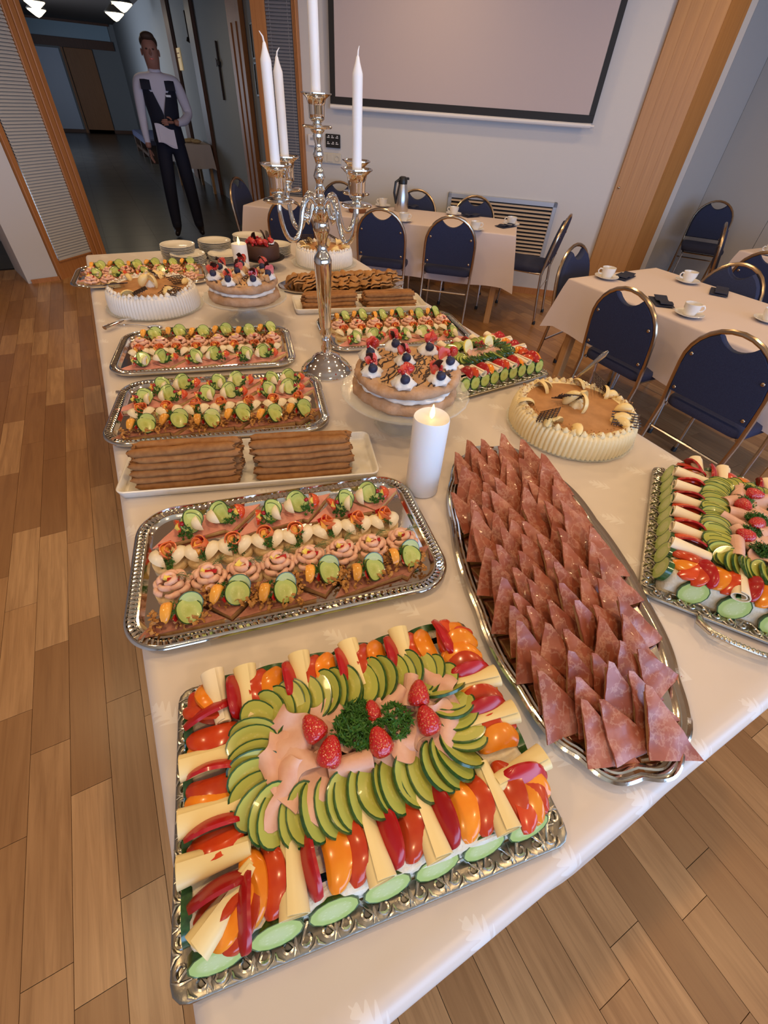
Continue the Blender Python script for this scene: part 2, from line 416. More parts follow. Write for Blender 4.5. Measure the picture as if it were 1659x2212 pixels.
# wall frame: point on the screen wall at s along it and n metres out from camera foot
WA = -.7042; tv = Vector((cos(WA), sin(WA), 0)); nv_ = Vector((-sin(WA), cos(WA), 0)); ND = 5.51
def wp(s, n=ND, z=0): q = tv*s+nv_*n; return Vector((q.x, q.y, z))

# ================================================================ THE SETTING
def seg(mb, p, q, z0, z1, th, mi=0, off=0.):
    """wall slab from p to q (xy); thickness th to the left of p->q, shifted by off"""
    p = Vector((p[0], p[1], 0)); q = Vector((q[0], q[1], 0)); d = (q-p).normalized(); n = Vector((-d.y, d.x, 0))
    a, b = p+n*off, q+n*off; c, e = b+n*th, a+n*th
    mb.prism([(a.x, a.y), (b.x, b.y), (c.x, c.y), (e.x, e.y)], z0, z1, mi); return mb
CEIL = 2.9
# ---- floor and planks
PW, PX0 = .1053, -.576
fm = MB(); fm.prism([(-4, -3.2), (6.6, -3.2), (6.62, 3.92), (4.95, 3.92), (4.95, 3.5), (1.75, 6.3), (-.2, 6.3), (-.9, 7.6), (-4, 7.6)], -.05, -.004)
floor = struct('floor', fm.mesh('floor', 'dark_void', 0), 'warm brown laminate plank floor of the hall')
def proj(p):
    d = Vector(p)-Vector((0, 0, CAMH)); z = d.dot(fw)
    if z < .05: return None
    return (829.5+FPX*d.dot(r2)/z, 1106+FPX*d.dot(d2)/z)
cand = []
pr = random.Random(3)
for k in range(-32, 69):
    x0 = PX0+k*PW; y = -3.2+pr.random()*.5
    while y < 7.4:
        L = pr.choice((.38, .46, .55, .62, .75)); y1 = min(y+L, 7.5)
        xc, yc = x0+PW/2, (y+y1)/2
        if (xc*nv_.x+yc*nv_.y < 5.7 or xc < 1.6 or (xc > 4.8 and yc < 3.95)) and xc < 6.62 and not (xc > -.1 and yc > 6.1) and xc > -4+.05:
            # hidden by the buffet table?
            hx, hy = xc*.5, yc*.5; hid = -.17 < hx < 1.36 and -.06 < hy < 3.3
            pp = proj((xc, yc, 0)); vis = pp and -60 < pp[0] < 1720 and -60 < pp[1] < 2270 and not hid
            cand.append((xc*xc+yc*yc if vis else 1e6+xc, x0, y, y1))
        y = y1
cand.sort()
um = MB(); e = .006
um.add([(0, 0, -.004), (1, 0, -.004), (1, 1, -.004), (0, 1, -.004), (0, 0, 0), (1, 0, 0), (1, 1, 0), (0, 1, 0)],
       [(0, 1, 5, 4), (1, 2, 6, 5), (2, 3, 7, 6), (3, 0, 4, 7), (4, 5, 6, 7)])
plank_me = um.mesh('plank', 'plank', 0)
G = .0007
for c in cand[:300]:
    ob('plank', plank_me, floor, (c[1]+G, c[2]+G, 0), sc=(PW-2*G, c[3]-c[2]-2*G, 1))
sm = MB(); vals = []
for c in cand[300:]:
    sm.box((c[1]+PW/2, (c[2]+c[3])/2, -.002), (PW-2*G, c[3]-c[2]-2*G, .004)); vals += [pr.random()]*24
sme = sm.mesh('plank_field', 'plank', 0); at_ = sme.attributes.new('rnd', 'FLOAT', 'CORNER'); at_.data.foreach_set('value', vals)
ob('plank_field', sme, floor, kind='stuff')
# ---- corridor floor
cf = MB(); cf.prism([(-.16, 6.26), (1.62, 5.95), (2.4, 5.2), (2.4, 25), (-2.2, 25), (-2.2, 6.26)], -.03, .003)
cfl = struct('floor', cf.mesh('floor_corridor', 'dark_void', 0), 'dark tiled floor of the dim corridor')
tl = MB(); tl.box((0, 0, 0), (.598, .598, .004)); tl_me = tl.mesh('floor_tile', 'dark_floor', 0)
for i in range(8):
    for j in range(31):
        x, y = -2.14+.3+i*.6-.0, 6.6+j*.6
        if x > 2.1 or (j < 1 and x > 1.9): continue
        ob('floor_tile', tl_me, cfl, (x+.245, y, .004))
# ---- ceiling
cm = MB(); cm.box((1.3, 1.6, CEIL+.05), (10.8, 9.8, .1)); struct('ceiling', cm.mesh('ceiling', 'ceiling_paint', 0))
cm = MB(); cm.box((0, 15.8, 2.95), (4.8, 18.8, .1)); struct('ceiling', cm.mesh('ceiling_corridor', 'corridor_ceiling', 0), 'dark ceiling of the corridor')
# ---- screen wall, its baseboard, pillar
w = MB(); seg(w, wp(-2.02), wp(1.47), 0, CEIL, .12); struct('wall_back', w.mesh('wall_back', 'wall_paint', 0), 'pale painted wall behind the projection screen')
w = MB(); seg(w, wp(-2.02), wp(1.09), 0, .06, .014, off=-.0145); struct('baseboard_back', w.mesh('baseboard_back', 'wood_frame', 0))
pil = struct('pillar', None, 'tall laminated wooden pillar at the end of the screen wall'); pil.location = wp(1.09); pil.rotation_euler = (0, 0, WA)
lam = MB(); lam.bbox((.0456, -.02, CEIL/2), (.0924, .04, CEIL), .0006); lam_me = lam.mesh('lamination', 'wood_pillar', 0)
for i in range(4): ob('lamination', lam_me, pil, (i*.0925, -.0003*(i % 2), 0))
cmb = MB(); seg(cmb, (.372, -.038), (.372+.278*cos(PI/4), -.038+.278*sin(PI/4)), 0, CEIL, .05)
seg(cmb, (.372, -.042), (.38, -.03), 0, CEIL, .01)
ob('side_board', cmb.mesh('side_board', 'wood_pillar_shaded', 0), pil)
kn = MB(); kn.ell((0, 0, 0), (.012, .006, .010), 10, 6); ob('coat_peg', kn.mesh('coat_peg', 'bronze_tube'), pil, (.03, -.045, 1.02))
ck = Vector((wp(1.47).x, wp(1.47).y)); end = (4.97, 3.28)
w = MB(); seg(w, end, (4.97, 3.92), 0, CEIL, -.1); struct('wall_alcove', w.mesh('wall_alcove', 'wall_panel', 0), 'short return wall beside the wooden pillar')
wr = struct('wall_right_end', None, 'bluish lit end wall of panels between pillar and corner')
for a, b in ((4.97, 6.06), (6.063, 6.62)):
    w = MB(); w.box(((a+b)/2, 3.97, CEIL/2), (b-a, .1, CEIL)); ob('panel', w.mesh('panel', 'wall_panel', 0), wr)
wr = struct('wall_right', None, 'grey panelled wall on the right behind the spare chair')
ys = [3.92, 3.07, 2.2, 1.3, .4, -.5, -1.4, -2.3, -3.2]
for a, b in zip(ys, ys[1:]):
    w = MB(); w.box((6.675, (a+b)/2, CEIL/2), (.11, a-b-.006, CEIL)); ob('panel', w.mesh('panel', 'wall_panel', 0), wr)
w = MB(); w.box((6.75, .4, CEIL/2), (.04, 7.3, CEIL)); ob('joint_backing', w.mesh('joint_backing', 'dark_void', 0), wr)
# ---- walls out of view that close the hall; window wall behind the photographer
w = MB(); w.box((1.3, -3.25, .28), (10.8, .1, .56)); w.box((1.3, -3.25, 2.5), (10.8, .1, .8)); struct('wall_window', w.mesh('wall_window', 'wall_paint', 0))
w = MB(); w.box((-4.05, 2.2, CEIL/2), (.1, 10.9, CEIL)); struct('wall_left', w.mesh('wall_left', 'wall_paint', 0))
w = MB(); w.box((-2.6, 7.6, CEIL/2), (3.0, .1, CEIL)); struct('wall_far_left', w.mesh('wall_far_left', 'corridor_wall', 0))
# ---- white pier at far left
w = MB(); w.prism([(-.87, 5.715), (-.61, 5.775), (-.75, 6.3), (-1.01, 6.24)], 0, CEIL); struct('wall_pier', w.mesh('wall_pier', 'wall_paint', 0), 'white end pier of the wall at far left')
w = MB(); seg(w, (-.84, 5.71), (-.60, 5.765), 0, .035, .012, off=-.012); struct('baseboard_pier', w.mesh('baseboard_pier', 'wood_frame', 0))

def glazed(name, p, q, label, z0, frame_w, rightw, slatmat, blabel, side=1):
    """wood framed glazed panel with a venetian blind, p->q seen from the hall"""
    p = Vector((*p, 0)); q = Vector((*q, 0)); d = (q-p); L = d.length; a = math.atan2(d.y, d.x)
    r = struct(name, None, label); r.location = p; r.rotation_euler = (0, 0, a)
    f = MB()
    f.bbox((frame_w/2, 0, CEIL/2), (frame_w, .07, CEIL), .004); ob('side_frame', f.mesh('side_frame', 'wood_frame', 0), r)
    f = MB(); n = 3
    for i in range(n):
        ww = rightw/n; f.bbox((L-rightw+ww*(i+.5), -.008*i, CEIL/2), (ww-.002, .09, CEIL), .005)
    ob('door_jamb', f.mesh('door_jamb', 'wood_frame', 0), r)
    f = MB(); f.bbox(((L+frame_w-rightw)/2, .0, z0/2), (L-frame_w-rightw, .06, z0), .004); f.box(((L+frame_w-rightw)/2, -.01, z0+.006), (L-frame_w-rightw, .07, .012)); ob('bottom_rail', f.mesh('bottom_rail', 'wood_frame', 0), r)
    f = MB(); f.box(((L+frame_w-rightw)/2, .02, CEIL/2+z0/2), (L-frame_w-rightw, .005, CEIL-z0)); ob('glass_pane', f.mesh('glass_pane', 'window_glass', 0), r)
    bl = thing('window_blind', blabel, 'blind', p+d.normalized()*frame_w, a)
    W_ = L-frame_w-rightw
    sl = MB(); sl.sheet(lambda u, v: (.006+u*(W_-.012), -.007+.013*v-.003*sin(PI*v), .020*v-.01), 1, 3, .0009)
    sme_ = sl.mesh('slat', slatmat, 60)
    for i in range(96):
        z = z0+.03+i*.0225
        if z > 2.35: break
        ob('slat', sme_, bl, (0, -.032+.0, z))
    c = MB()
    for x in (.04, W_-.04): c.tube([(x, -.035, z0+.02), (x, -.035, 2.4)], .0012, 4)
    ob('ladder_cord', c.mesh('ladder_cord', 'blind_slat'), bl)
    b = MB(); b.bbox((W_/2, -.032, z0+.014), (W_-.01, .024, .014), .003); ob('bottom_bar', b.mesh('bottom_bar', slatmat), bl)
    return r
glazed('window_1', (-.61, 5.79), (-.155, 6.245), 'wood framed glazed side panel with closed blind at far left', .15, .05, .17, 'blind_slat', 'closed grey venetian blind in the wooden frame at far left')
pA, pB = wp(-2.46), wp(-2.02)
glazed('window_2', (pA.x, pA.y), (pB.x, pB.y), 'wood framed glazed panel between corridor door and screen wall', .15, .14, .05, 'blind_slat_dark', 'dark venetian blind beside the white candles')
# ---- lamps on the hall ceiling
lb = MB(); lb.lathe([(.13, 0), (.135, -.03), (.125, -.05), (.12, -.05), (.12, -.03), (.001, -.03)], 24); lb_me = lb.mesh('lamp_ring', 'lamp_ring')
ld = MB(); ld.lathe([(.119, -.05), (.10, -.075), (.06, -.09), (.001, -.095)], 20); ld_me = ld.mesh('lamp_diffuser', 'lamp_shade')
for i, (x, y) in enumerate(LAMPS):
    t = thing('ceiling_lamp', 'round warm ceiling lamp of the hall above the tables', 'lamp', (x, y, CEIL), 0, 'hall ceiling lamps')
    ob('ring', lb_me, t); ob('diffuser', ld_me, t)

# ================================================================ CORRIDOR
XR = 2.15
crw = struct('wall_corridor_right', None, 'grey right wall of the corridor with the cross')
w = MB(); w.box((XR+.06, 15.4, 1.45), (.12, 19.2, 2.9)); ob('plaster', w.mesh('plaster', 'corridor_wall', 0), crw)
for (y, wd, m) in ((6.95, .5, 'wood_door'), (8.0, .62, 'wood_door'), (10.75, .42, 'wood_brown'), (12.9, .5, 'wood_brown')):
    b = MB(); b.bbox((XR-.03, y, 1.45), (.06, wd, 2.9), .01)
    if y < 9: b.bbox((XR-.05, y-.12, 1.05), (.05, .05, 2.1), .006); b.bbox((XR-.05, y+.12, 1.05), (.05, .05, 2.1), .006)
    ob('wood_post', b.mesh('wood_post', m, 0), crw)
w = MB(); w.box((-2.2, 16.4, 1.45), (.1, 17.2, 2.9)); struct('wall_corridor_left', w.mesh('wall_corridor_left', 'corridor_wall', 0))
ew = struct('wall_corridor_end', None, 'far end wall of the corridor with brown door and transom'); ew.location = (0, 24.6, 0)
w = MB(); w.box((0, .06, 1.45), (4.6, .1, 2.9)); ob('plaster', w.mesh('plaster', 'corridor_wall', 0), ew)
w = MB(); w.box((.55, -.03, 2.36), (2.9, .1, .22)); w.box((.55, -.03, .05), (2.9, .1, .1)); w.box((.55, -.03, 2.88), (2.9, .1, .08)); ob('transom_rail', w.mesh('transom_rail', 'wood_brown', 0), ew)
w = MB(); w.box((.55, -.02, 2.66), (2.8, .02, .36)); ob('transom_glass', w.mesh('transom_glass', 'transom_lit_pane', 0), ew)
d = ob('door_1', None, ew, (.82, -.05, 0))
w = MB(); w.bbox((0, 0, 1.12), (.88, .06, 2.24), .01); ob('door_leaf', w.mesh('door_leaf', 'wood_door', 0), d)
w = MB(); w.box((-.5, 0, 1.12), (.07, .09, 2.24)); ob('door_post', w.mesh('door_post', 'wood_door', 0), d)
# glass doors panes flanking
w = MB(); w.box((-.25, -.02, 1.15), (.95, .02, 2.1)); ob('glass_door', w.mesh('glass_door', 'grey_metal', 0), ew)
# corridor pendants
ls = MB(); ls.lathe([(.005, .18), (.05, .16), (.17, .06), (.175, .04), (.05, -.05), (.001, -.07)], 18)
ls_me = ls.mesh('shade', 'lamp_shade'); lc = MB(); lc.tube([(0, 0, .17), (0, 0, .6)], .01, 6); lc.lathe([(.06, .10), (.19, .05), (.19, .066), (.06, .17)], 16); lc_me = lc.mesh('cap', 'lamp_ring')
for i, (x, y, z) in enumerate(((-.02, 14.6, 2.47), (-.03, 16.2, 2.47), (1.40, 14.9, 2.47), (1.42, 13.3, 2.5))):
    t = thing('pendant_lamp', ['lit pendant lamp, nearer of the left pair in the dark corridor', 'lit pendant lamp, farther of the left pair in the dark corridor', 'lit pendant lamp, lower of the right pair in the corridor', 'lit pendant lamp, upper of the right pair in the corridor'][i], 'lamp', (x, y, z), 0, 'corridor pendant lamps')
    ob('shade', ls_me, t); ob('cap', lc_me, t)
# cross
t = thing('wall_cross', 'slim dark wooden cross hanging on the corridor wall', 'cross', (XR-.02, 9.28, 1.74))
b = MB(); b.bbox((0, 0, -.06), (.03, .045, .62), .004); ob('upright', b.mesh('upright', 'cross_wood', 0), t)
b = MB(); b.bbox((-.012, 0, .03), (.03, .17, .05), .004); ob('crossbar', b.mesh('crossbar', 'cross_wood', 0), t)
b = MB(); b.lathe([(.001, .01), (.04, .008), (.045, 0)], 14); b_me = b.mesh('boss', 'cross_wood'); ob('boss', b_me, t, (-.03, 0, .03), (0, -PI/2, 0))
# framed pictures near the door
for i, z in enumerate((1.92, 1.60)):
    t = thing('picture_frame', ['upper black picture frame beside the wooden jamb', 'lower black picture frame beside the wooden jamb'][i], 'picture', (XR-.012, 7.33, z))
    b = MB()
    for (yy, zz, sy, sz) in ((0, .14, .24, .015), (0, -.14, .24, .015), (.115, 0, .015, .29), (-.115, 0, .015, .29)): b.box((0, yy, zz), (.02, sy, sz))
    ob('frame', b.mesh('frame', 'picture_frame', 0), t); b = MB(); b.box((.004, 0, 0), (.006, .22, .27)); ob('print', b.mesh('print', 'corridor_wall', 0), t)
t = thing('notice', 'small bright lit notice on the corridor wall behind the waiter', 'notice', (XR-.012, 12.5, 1.86))
b = MB(); b.bbox((0, 0, 0), (.02, .34, .30), .004); ob('sheet', b.mesh('sheet', 'poster_glow', 0), t); b = MB(); b.box((-.012, 0, .08), (.004, .22, .015)); b.box((-.012, 0, .02), (.004, .26, .01)); ob('text_line', b.mesh('text_line', 'nut', 0), t)
t = thing('hanging_ornament', 'dark narrow ornament high on the corridor wall', 'ornament', (XR-.02, 11.2, 2.25))
b = MB(); b.bbox((0, 0, 0), (.03, .07, .3), .01); b.lathe([(.001, -.22), (.05, -.2), (.03, -.15)], 10); ob('body', b.mesh('body', 'cross_wood'), t)
# bench
t = thing('corridor_bench', 'dark blue upholstered bench along the corridor wall behind the waiter', 'bench', (1.72, 16.8, 0))
b = MB(); b.bbox((0, 0, .43), (.62, 3.2, .12), .03); ob('seat_cushion', b.mesh('seat_cushion', 'bench_blue'), t)
b = MB(); b.bbox((.32, 0, .72), (.12, 3.2, .5), .03); ob('back_cushion', b.mesh('back_cushion', 'bench_blue'), t)
for y in (-1.5, 0, 1.5):
    b = MB(); b.bbox((-.02, y, .185), (.56, .08, .37), .008); ob('frame_leg', b.mesh('frame_leg', 'dark_wood', 0), t)
b = MB(); b.bbox((-.27, 0, .16), (.06, 3.1, .06), .006); ob('rail', b.mesh('rail', 'dark_wood', 0), t)

def cloth_cover(name, x0, x1, y0, y1, z, drop, parent=None, matn='tablecloth_white', amp=.012, nw=9, res=.03, flare=.05, seed=1, r=.012):
    """draped cloth: flat top, rounded edge, waving drop"""
    rr = random.Random(seed); path = []
    def edge(a, b):
        n = max(2, int((Vector(b)-Vector(a)).length/res)); return [Vector(a).lerp(Vector(b), i/n) for i in range(n)]
    c = [(x0, y0), (x1, y0), (x1, y1), (x0, y1)]
    cx, cy = (x0+x1)/2, (y0+y1)/2; nr = []
    for i in range(4):
        a, b = Vector(c[i]), Vector(c[(i+1) % 4]); d = (b-a).normalized(); n = Vector((d.y, -d.x)); pd = (a-Vector(c[i-1])).normalized(); pn = Vector((pd.y, -pd.x))
        path += edge(a, b); k = len(path)-len(nr); nr += [(pn+n).normalized()*1.3]+[n]*(k-1)
    N = len(path); per = 0; S = []
    for i in range(N): S.append(per); per += (path[(i+1) % N]-path[i]).length
    ph = [rr.random()*6 for _ in range(4)]
    rows = [(-.045, 0), (-r, 0), (-r*.62, -r*.08), (-r*.3, -r*.29), (-r*.08, -r*.62), (0, -r)]
    K = 7
    for j in range(1, K+1): rows.append((None, -r-(drop-r)*j/K))
    vs = []; fs = []
    for j, (o, dz) in enumerate(rows):
        for i in range(N):
            if o is None:
                f = -dz/drop; k = max(0, f)
                wv = sin(S[i]/per*2*PI*nw+ph[0])*.6+sin(S[i]/per*2*PI*(nw*2+3)+ph[1])*.4
                cn = 1.5 if nr[i].length > 1.1 else 1
                oo = flare*k*.35*cn+amp*k*(wv+.35); q = path[i]+nr[i].normalized()*oo*cn
                vs.append((q.x, q.y, z+dz-(.03*k if cn > 1 else 0)+.006*sin(S[i]*9+ph[2])*k))
            else:
                vs.append((min(max(path[i].x, x0-o), x1+o), min(max(path[i].y, y0-o), y1+o), z+dz))
    for j in range(len(rows)-1):
        for i in range(N): fs.append((j*N+i, (j+1)*N+i, (j+1)*N+(i+1) % N, j*N+(i+1) % N))
    fs.append(tuple(range(N)))
    m = MB(); m.add(vs, fs); me = m.mesh(name, matn, 60)
    return me
# corridor table
ct = thing('corridor_table', 'small wooden table in the corridor under a white cloth', 'table', (1.80, 11.2, 0))
b = MB(); b.bbox((0, 0, .72), (.5, 1.2, .03)); ob('table_top', b.mesh('table_top', 'wood_leg', 0), ct)
for x in (-.21, .21):
    for y in (-.55, .55): b = MB(); b.bbox((x, y, .355), (.05, .05, .70)); ob('leg', b.mesh('leg', 'wood_leg', 0), ct)
me = cloth_cover('cc', -.26, .26, -.62, .62, .742, .34, seed=4); ob('tablecloth', me, None, (1.80, 11.2, 0), label='white cloth draped over the small corridor table', cat='tablecloth')
for i, (x, y) in enumerate(((1.72, 10.9), (1.8, 11.05), (1.86, 10.78))):
    b = MB(); b.ell((0, 0, .03), (.09, .07, .03), 12, 7); ob('bread_roll', b.mesh('bread_roll', 'bread_white'), None, (x, y, .742), label=('left', 'rear', 'right')[i]+' pale bread roll on the corridor table', cat='bread', group='rolls on the corridor table')
# far-left side room table
t = thing('side_table', 'table under white cloth at the far left edge', 'table', (-2.1, 6.15, 0))
b = MB(); b.bbox((0, 0, .725), (1.7, .75, .03)); ob('table_top', b.mesh('tt', 'wood_leg', 0), t)
for x in (-.75, .75):
    for y in (-.3, .3): b = MB(); b.bbox((x, y, .355), (.05, .05, .71)); ob('leg', b.mesh('leg', 'wood_leg', 0), t)
me = cloth_cover('cc', -.86, .86, -.4, .4, .745, .33, seed=9); ob('tablecloth', me, None, (-2.1, 6.15, 0), label='white cloth hanging at the far left edge beyond the pier', cat='tablecloth')

# ================================================================ SCREEN WALL FIXTURES
def onwall(name, s, z, out=0.0, label=None, cat=None):
    o = ob(name, None, None, wp(s, ND-out, z), (0, 0, WA), label=label, cat=cat); return o
t = onwall('projection_screen', -.505, 1.45, .06, 'large pull-down projection screen with black border on back wall', 'screen')
SW = 2.434
b = MB(); b.box((0, 0, .65), (SW-.1, .004, 1.25)); ob('screen_fabric', b.mesh('screen_fabric', 'screen_fabric', 0), t)
for nm, c, d in (('bottom_border', (0, -.003, .026), (SW, .004, .052)), ('side_border', (-SW/2+.024, -.003, .66), (.048, .004, 1.22)), ('side_border', (SW/2-.024, -.003, .66), (.048, .004, 1.22))):
    b = MB(); b.box(c, d); ob(nm, b.mesh(nm, 'black_border', 0), t)
b = MB(); b.tube([(-SW/2, 0, -.02), (SW/2-.01, 0, -.02)], .018, 10); b.tube([(SW/2-.01, 0, -.02), (SW/2+.02, 0, -.02)], .01, 8); ob('weight_bar', b.mesh('weight_bar', 'white_plastic'), t)
b = MB(); b.bbox((0, 0, 1.34), (SW+.1, .1, .1), .01); ob('roller_case', b.mesh('roller_case', 'white_plastic', 0), t)
b = MB(); b.tube([(-1.33, .02, 1.3), (-1.335, .02, .4), (-1.34, .03, -.45)], .004, 5); ob('pull_cord', b.mesh('pull_cord', 'white_plastic'), t)
# vent
t = onwall('air_vent', .06, .595, .012, 'grey framed air vent with wooden slats low on back wall', 'vent')
VW, VH = 1.10, .52
b = MB()
for c, d in (((0, 0, VH/2-.02), (VW, .03, .04)), ((0, 0, -VH/2+.02), (VW, .03, .04)), ((-VW/2+.02, 0, 0), (.04, .03, VH)), ((VW/2-.02, 0, 0), (.04, .03, VH))): b.bbox(c, d, .005)
ob('vent_frame', b.mesh('vent_frame', 'grey_metal', 0), t)
b = MB(); b.box((0, .008, 0), (VW-.06, .004, VH-.06)); ob('back_plate', b.mesh('back_plate', 'dark_void', 0), t)
sl = MB(); sl.box((0, 0, 0), (VW-.075, .026, .005), rot=Euler((.5, 0, 0))); slm = sl.mesh('slat', 'vent_slat', 0)
for i in range(13): ob('slat', slm, t, (0, -.006, -VH/2+.058+i*.0335))
# switches
t = onwall('wall_thermostat', -1.945, 1.17, .015, 'small white control box on wall beside wooden frame', 'control box')
b = MB(); b.bbox((0, 0, 0), (.075, .03, .085), .006); ob('casing', b.mesh('casing', 'white_plastic', 0), t)
b = MB(); b.box((.005, -.016, .01), (.03, .004, .02)); ob('display', b.mesh('display', 'grey_metal', 0), t)
t = onwall('control_panel', -1.72, 1.175, .012, 'black control panel with white pictograms left of the wall', 'control panel')
b = MB(); b.bbox((0, 0, 0), (.15, .024, .105), .004); ob('casing', b.mesh('casing', 'black_plastic', 0), t)
b = MB()
for i, (x, z) in enumerate(((-.045, .026), (0, .026), (.045, .026), (-.045, -.022), (0, -.022), (.045, -.022))):
    b.box((x, -.0135, z), (.028, .002, .006)); b.box((x+.004*(-1)**i, -.0135, z+.012), (.014, .002, .007))
ob('pictogram', b.mesh('pictogram', 'white_plastic', 0), t)
t = onwall('socket_plate', -1.755, 1.04, .01, 'beige triple socket and switch plate under the black panel', 'socket')
b = MB(); b.bbox((0, 0, 0), (.235, .02, .082), .005); ob('plate', b.mesh('plate', 'beige_plastic', 0), t)
for x in (-.078, 0): b = MB(); b.bbox((x, -.012, 0), (.06, .006, .06), .003); ob('rocker', b.mesh('rocker', 'beige_plastic', 0), t)
b = MB(); b.lathe([(.024, 0), (.024, -.003), (.019, -.003), (.019, .006), (.001, .006)], 16); ob('socket', b.mesh('socket', 'beige_plastic'), t, (.078, -.012, 0), (-PI/2, 0, 0))

# ================================================================ CHAIRS AND SMALL TABLES
def chair_meshes():
    D = {}
    R_ = .205                                   # arch radius
    def bk(x, h):                               # back plane point: height above seat pivot -> lean
        t = h-.42; return Vector((x, -.215-.16*max(0, t)-.05*max(0, t)**2, h))
    pts = [(-.205, -.27, .0), (-.205, -.235, .25), bk(-.205, .42), bk(-.207, .55)]
    zc = .665; n = 14
    pts += [bk(-R_*cos(PI*i/n)*1.0, zc+R_*sin(PI*i/n)) for i in range(n+1)]
    pts += [bk(.207, .55), bk(.205, .42), (.205, -.235, .25), (.205, -.27, 0)]
    m = MB(); m.tube(pts, .0115, 8); D['frame'] = m.mesh('back_frame', 'bronze_tube')
    m = MB(); m.tube([(-.195, .215, 0), (-.19, .20, .25), (-.185, .18, .40), (-.185, .14, .428), (-.19, -.2, .43)], .0105, 8); D['lega'] = m.mesh('front_leg', 'chrome_leg')
    m = MB(); m.tube([(.195, .215, 0), (.19, .20, .25), (.185, .18, .40), (.185, .14, .428), (.19, -.2, .43)], .0105, 8); D['legb'] = m.mesh('front_leg', 'chrome_leg')
    m = MB(); m.tube([(-.19, -.225, .30), (.19, -.225, .30)], .007, 6); m.tube([(-.187, .17, .415), (.187, .17, .415)], .008, 6); D['str'] = m.mesh('stretcher', 'chrome_leg')
    # seat cushion, rounded trapezoid
    poly = []
    for (cx, cy, a0) in ((.16, .16, 0), (-.16, .16, PI/2), (-.15, -.16, PI), (.15, -.16, 1.5*PI)):
        for i in range(5): a = a0+PI/2*i/4; poly.append((cx+.055*cos(a), cy+.055*sin(a)))
    m = MB()
    def ring(sx, z): return [(p[0]*sx, p[1]*sx, z) for p in poly]
    vs = ring(.97, .432)+ring(1., .445)+ring(1.0, .468)+ring(.96, .482)+ring(.6, .492); N = len(poly); fs = [tuple(range(N-1, -1, -1)), tuple(range(4*N, 5*N))]
    for r in range(4): fs += [(r*N+i, r*N+(i+1) % N, (r+1)*N+(i+1) % N, (r+1)*N+i) for i in range(N)]
    m.add(vs, fs); D['seat'] = m.mesh('seat', 'seat_fabric', 60)
    # backrest panel following the arch, concave hand-hold at the top
    out = [(-.196, .515)]+[(-.198, z) for z in (.58, .65)]
    for i in range(0, 6): a = PI*i/n*1.0; out.append((-(R_-.010)*cos(a), zc+(R_-.010)*sin(a)))
    ax, az = out[-1]
    for i in range(1, 10):
        u = i/10; x = ax+(-2*ax)*u; out.append((x, az-.046*sin(PI*u)**.8))
    out += [(-x, z) for (x, z) in reversed(out[:9])]
    N = len(out); cx, cz = 0, .66
    def lay(s, dy): return [tuple(bk(cx+(x-cx)*s, cz+(z-cz)*s)+Vector((0, dy, 0))) for (x, z) in out]
    vs = lay(.985, -.012)+lay(1, -.006)+lay(1, .016)+lay(.95, .03); fs = [tuple(range(N)), tuple(range(4*N-1, 3*N-1, -1))]
    for r in range(3): fs += [(r*N+i, (r+1)*N+i, (r+1)*N+(i+1) % N, r*N+(i+1) % N) for i in range(N)]
    m = MB(); m.add(vs, fs); D['back'] = m.mesh('backrest', 'back_fabric', 40)
    m = MB(); m.ell((0, 0, 0), (.009, .004, .009), 8, 6); D['screw'] = m.mesh('screw', 'bronze_tube')
    D['scr'] = [tuple(bk(x, z)+Vector((0, -.014, 0))) for (x, z) in ((-.175, .54), (.175, .54), (-.165, .72), (.165, .72))]
    m = MB(); m.lathe([(.001, 0), (.015, 0), (.015, .02), (.012, .03)], 10); D['foot'] = m.mesh('rubber_foot', 'black_plastic')
    return D
CH = chair_meshes()
def chair(label, top, face, group):
    """top: xy of the backrest top; face: direction the sitter looks (angle of +y)"""
    f = Vector((cos(face), sin(face))); p = Vector(top)+f*.30
    t = thing('banquet_chair', label, 'chair', (p.x, p.y, 0), face-PI/2, group)
    ob('back_frame', CH['frame'], t); ob('leg', CH['lega'], t); ob('leg', CH['legb'], t); ob('stretcher', CH['str'], t)
    ob('seat', CH['seat'], t); bk = ob('backrest', CH['back'], t)
    for q in CH['scr']: ob('screw', CH['screw'], bk, q)
    for q in ((-.205, -.27), (.205, -.27), (-.195, .215), (.195, .215)): ob('rubber_foot', CH['foot'], t, (q[0], q[1], 0))
    return t
FN = math.atan2(nv_.y, nv_.x); FT = WA
def wxy(s, n): q = wp(s, n); return (q.x, q.y)
GA = 'chairs around the table by the screen wall'; GB = 'chairs around the right table'
chair('blue banquet chair at far table, back to us, behind candelabra arms', wxy(-1.66, 4.03), FN, GA)
chair('blue banquet chair at far table, back to us, right of candelabra', wxy(-.88, 4.06), FN, GA)
chair('blue banquet chair at far table, back to us, rightmost of its side', wxy(-.30, 4.06), FN, GA)
chair('blue banquet chair behind far table under the black control panel', wxy(-1.60, 5.33), FN+PI, GA)
chair('blue banquet chair behind far table right of the steel thermos', wxy(-.78, 5.3), FN+PI, GA)
chair('blue banquet chair behind far table before the air vent', wxy(-.19, 5.27), FN+PI, GA)
chair('blue banquet chair at the left end of far table by the doorway', wxy(-2.55, 4.9), FT, GA)
chair('blue banquet chair seen from the side at right end of far table', wxy(.66, 4.72), FT+PI-.25, GA)
chair('large blue banquet chair at right table left side, farther one', (2.26, 1.48), 0, GB)
chair('large blue banquet chair at right table left side, nearest one', (2.22, .88), 0, GB)
chair('blue banquet chair at the far end of right table before the pillar', (2.74, 2.32), -PI/2+.25, GB)
chair('blue banquet chair on the far side of right table facing it', (3.50, 1.60), PI, GB)
chair('blue banquet chair half cut off at right edge of photo', (4.10, 1.74), .2, 'chairs around the table at the right edge')
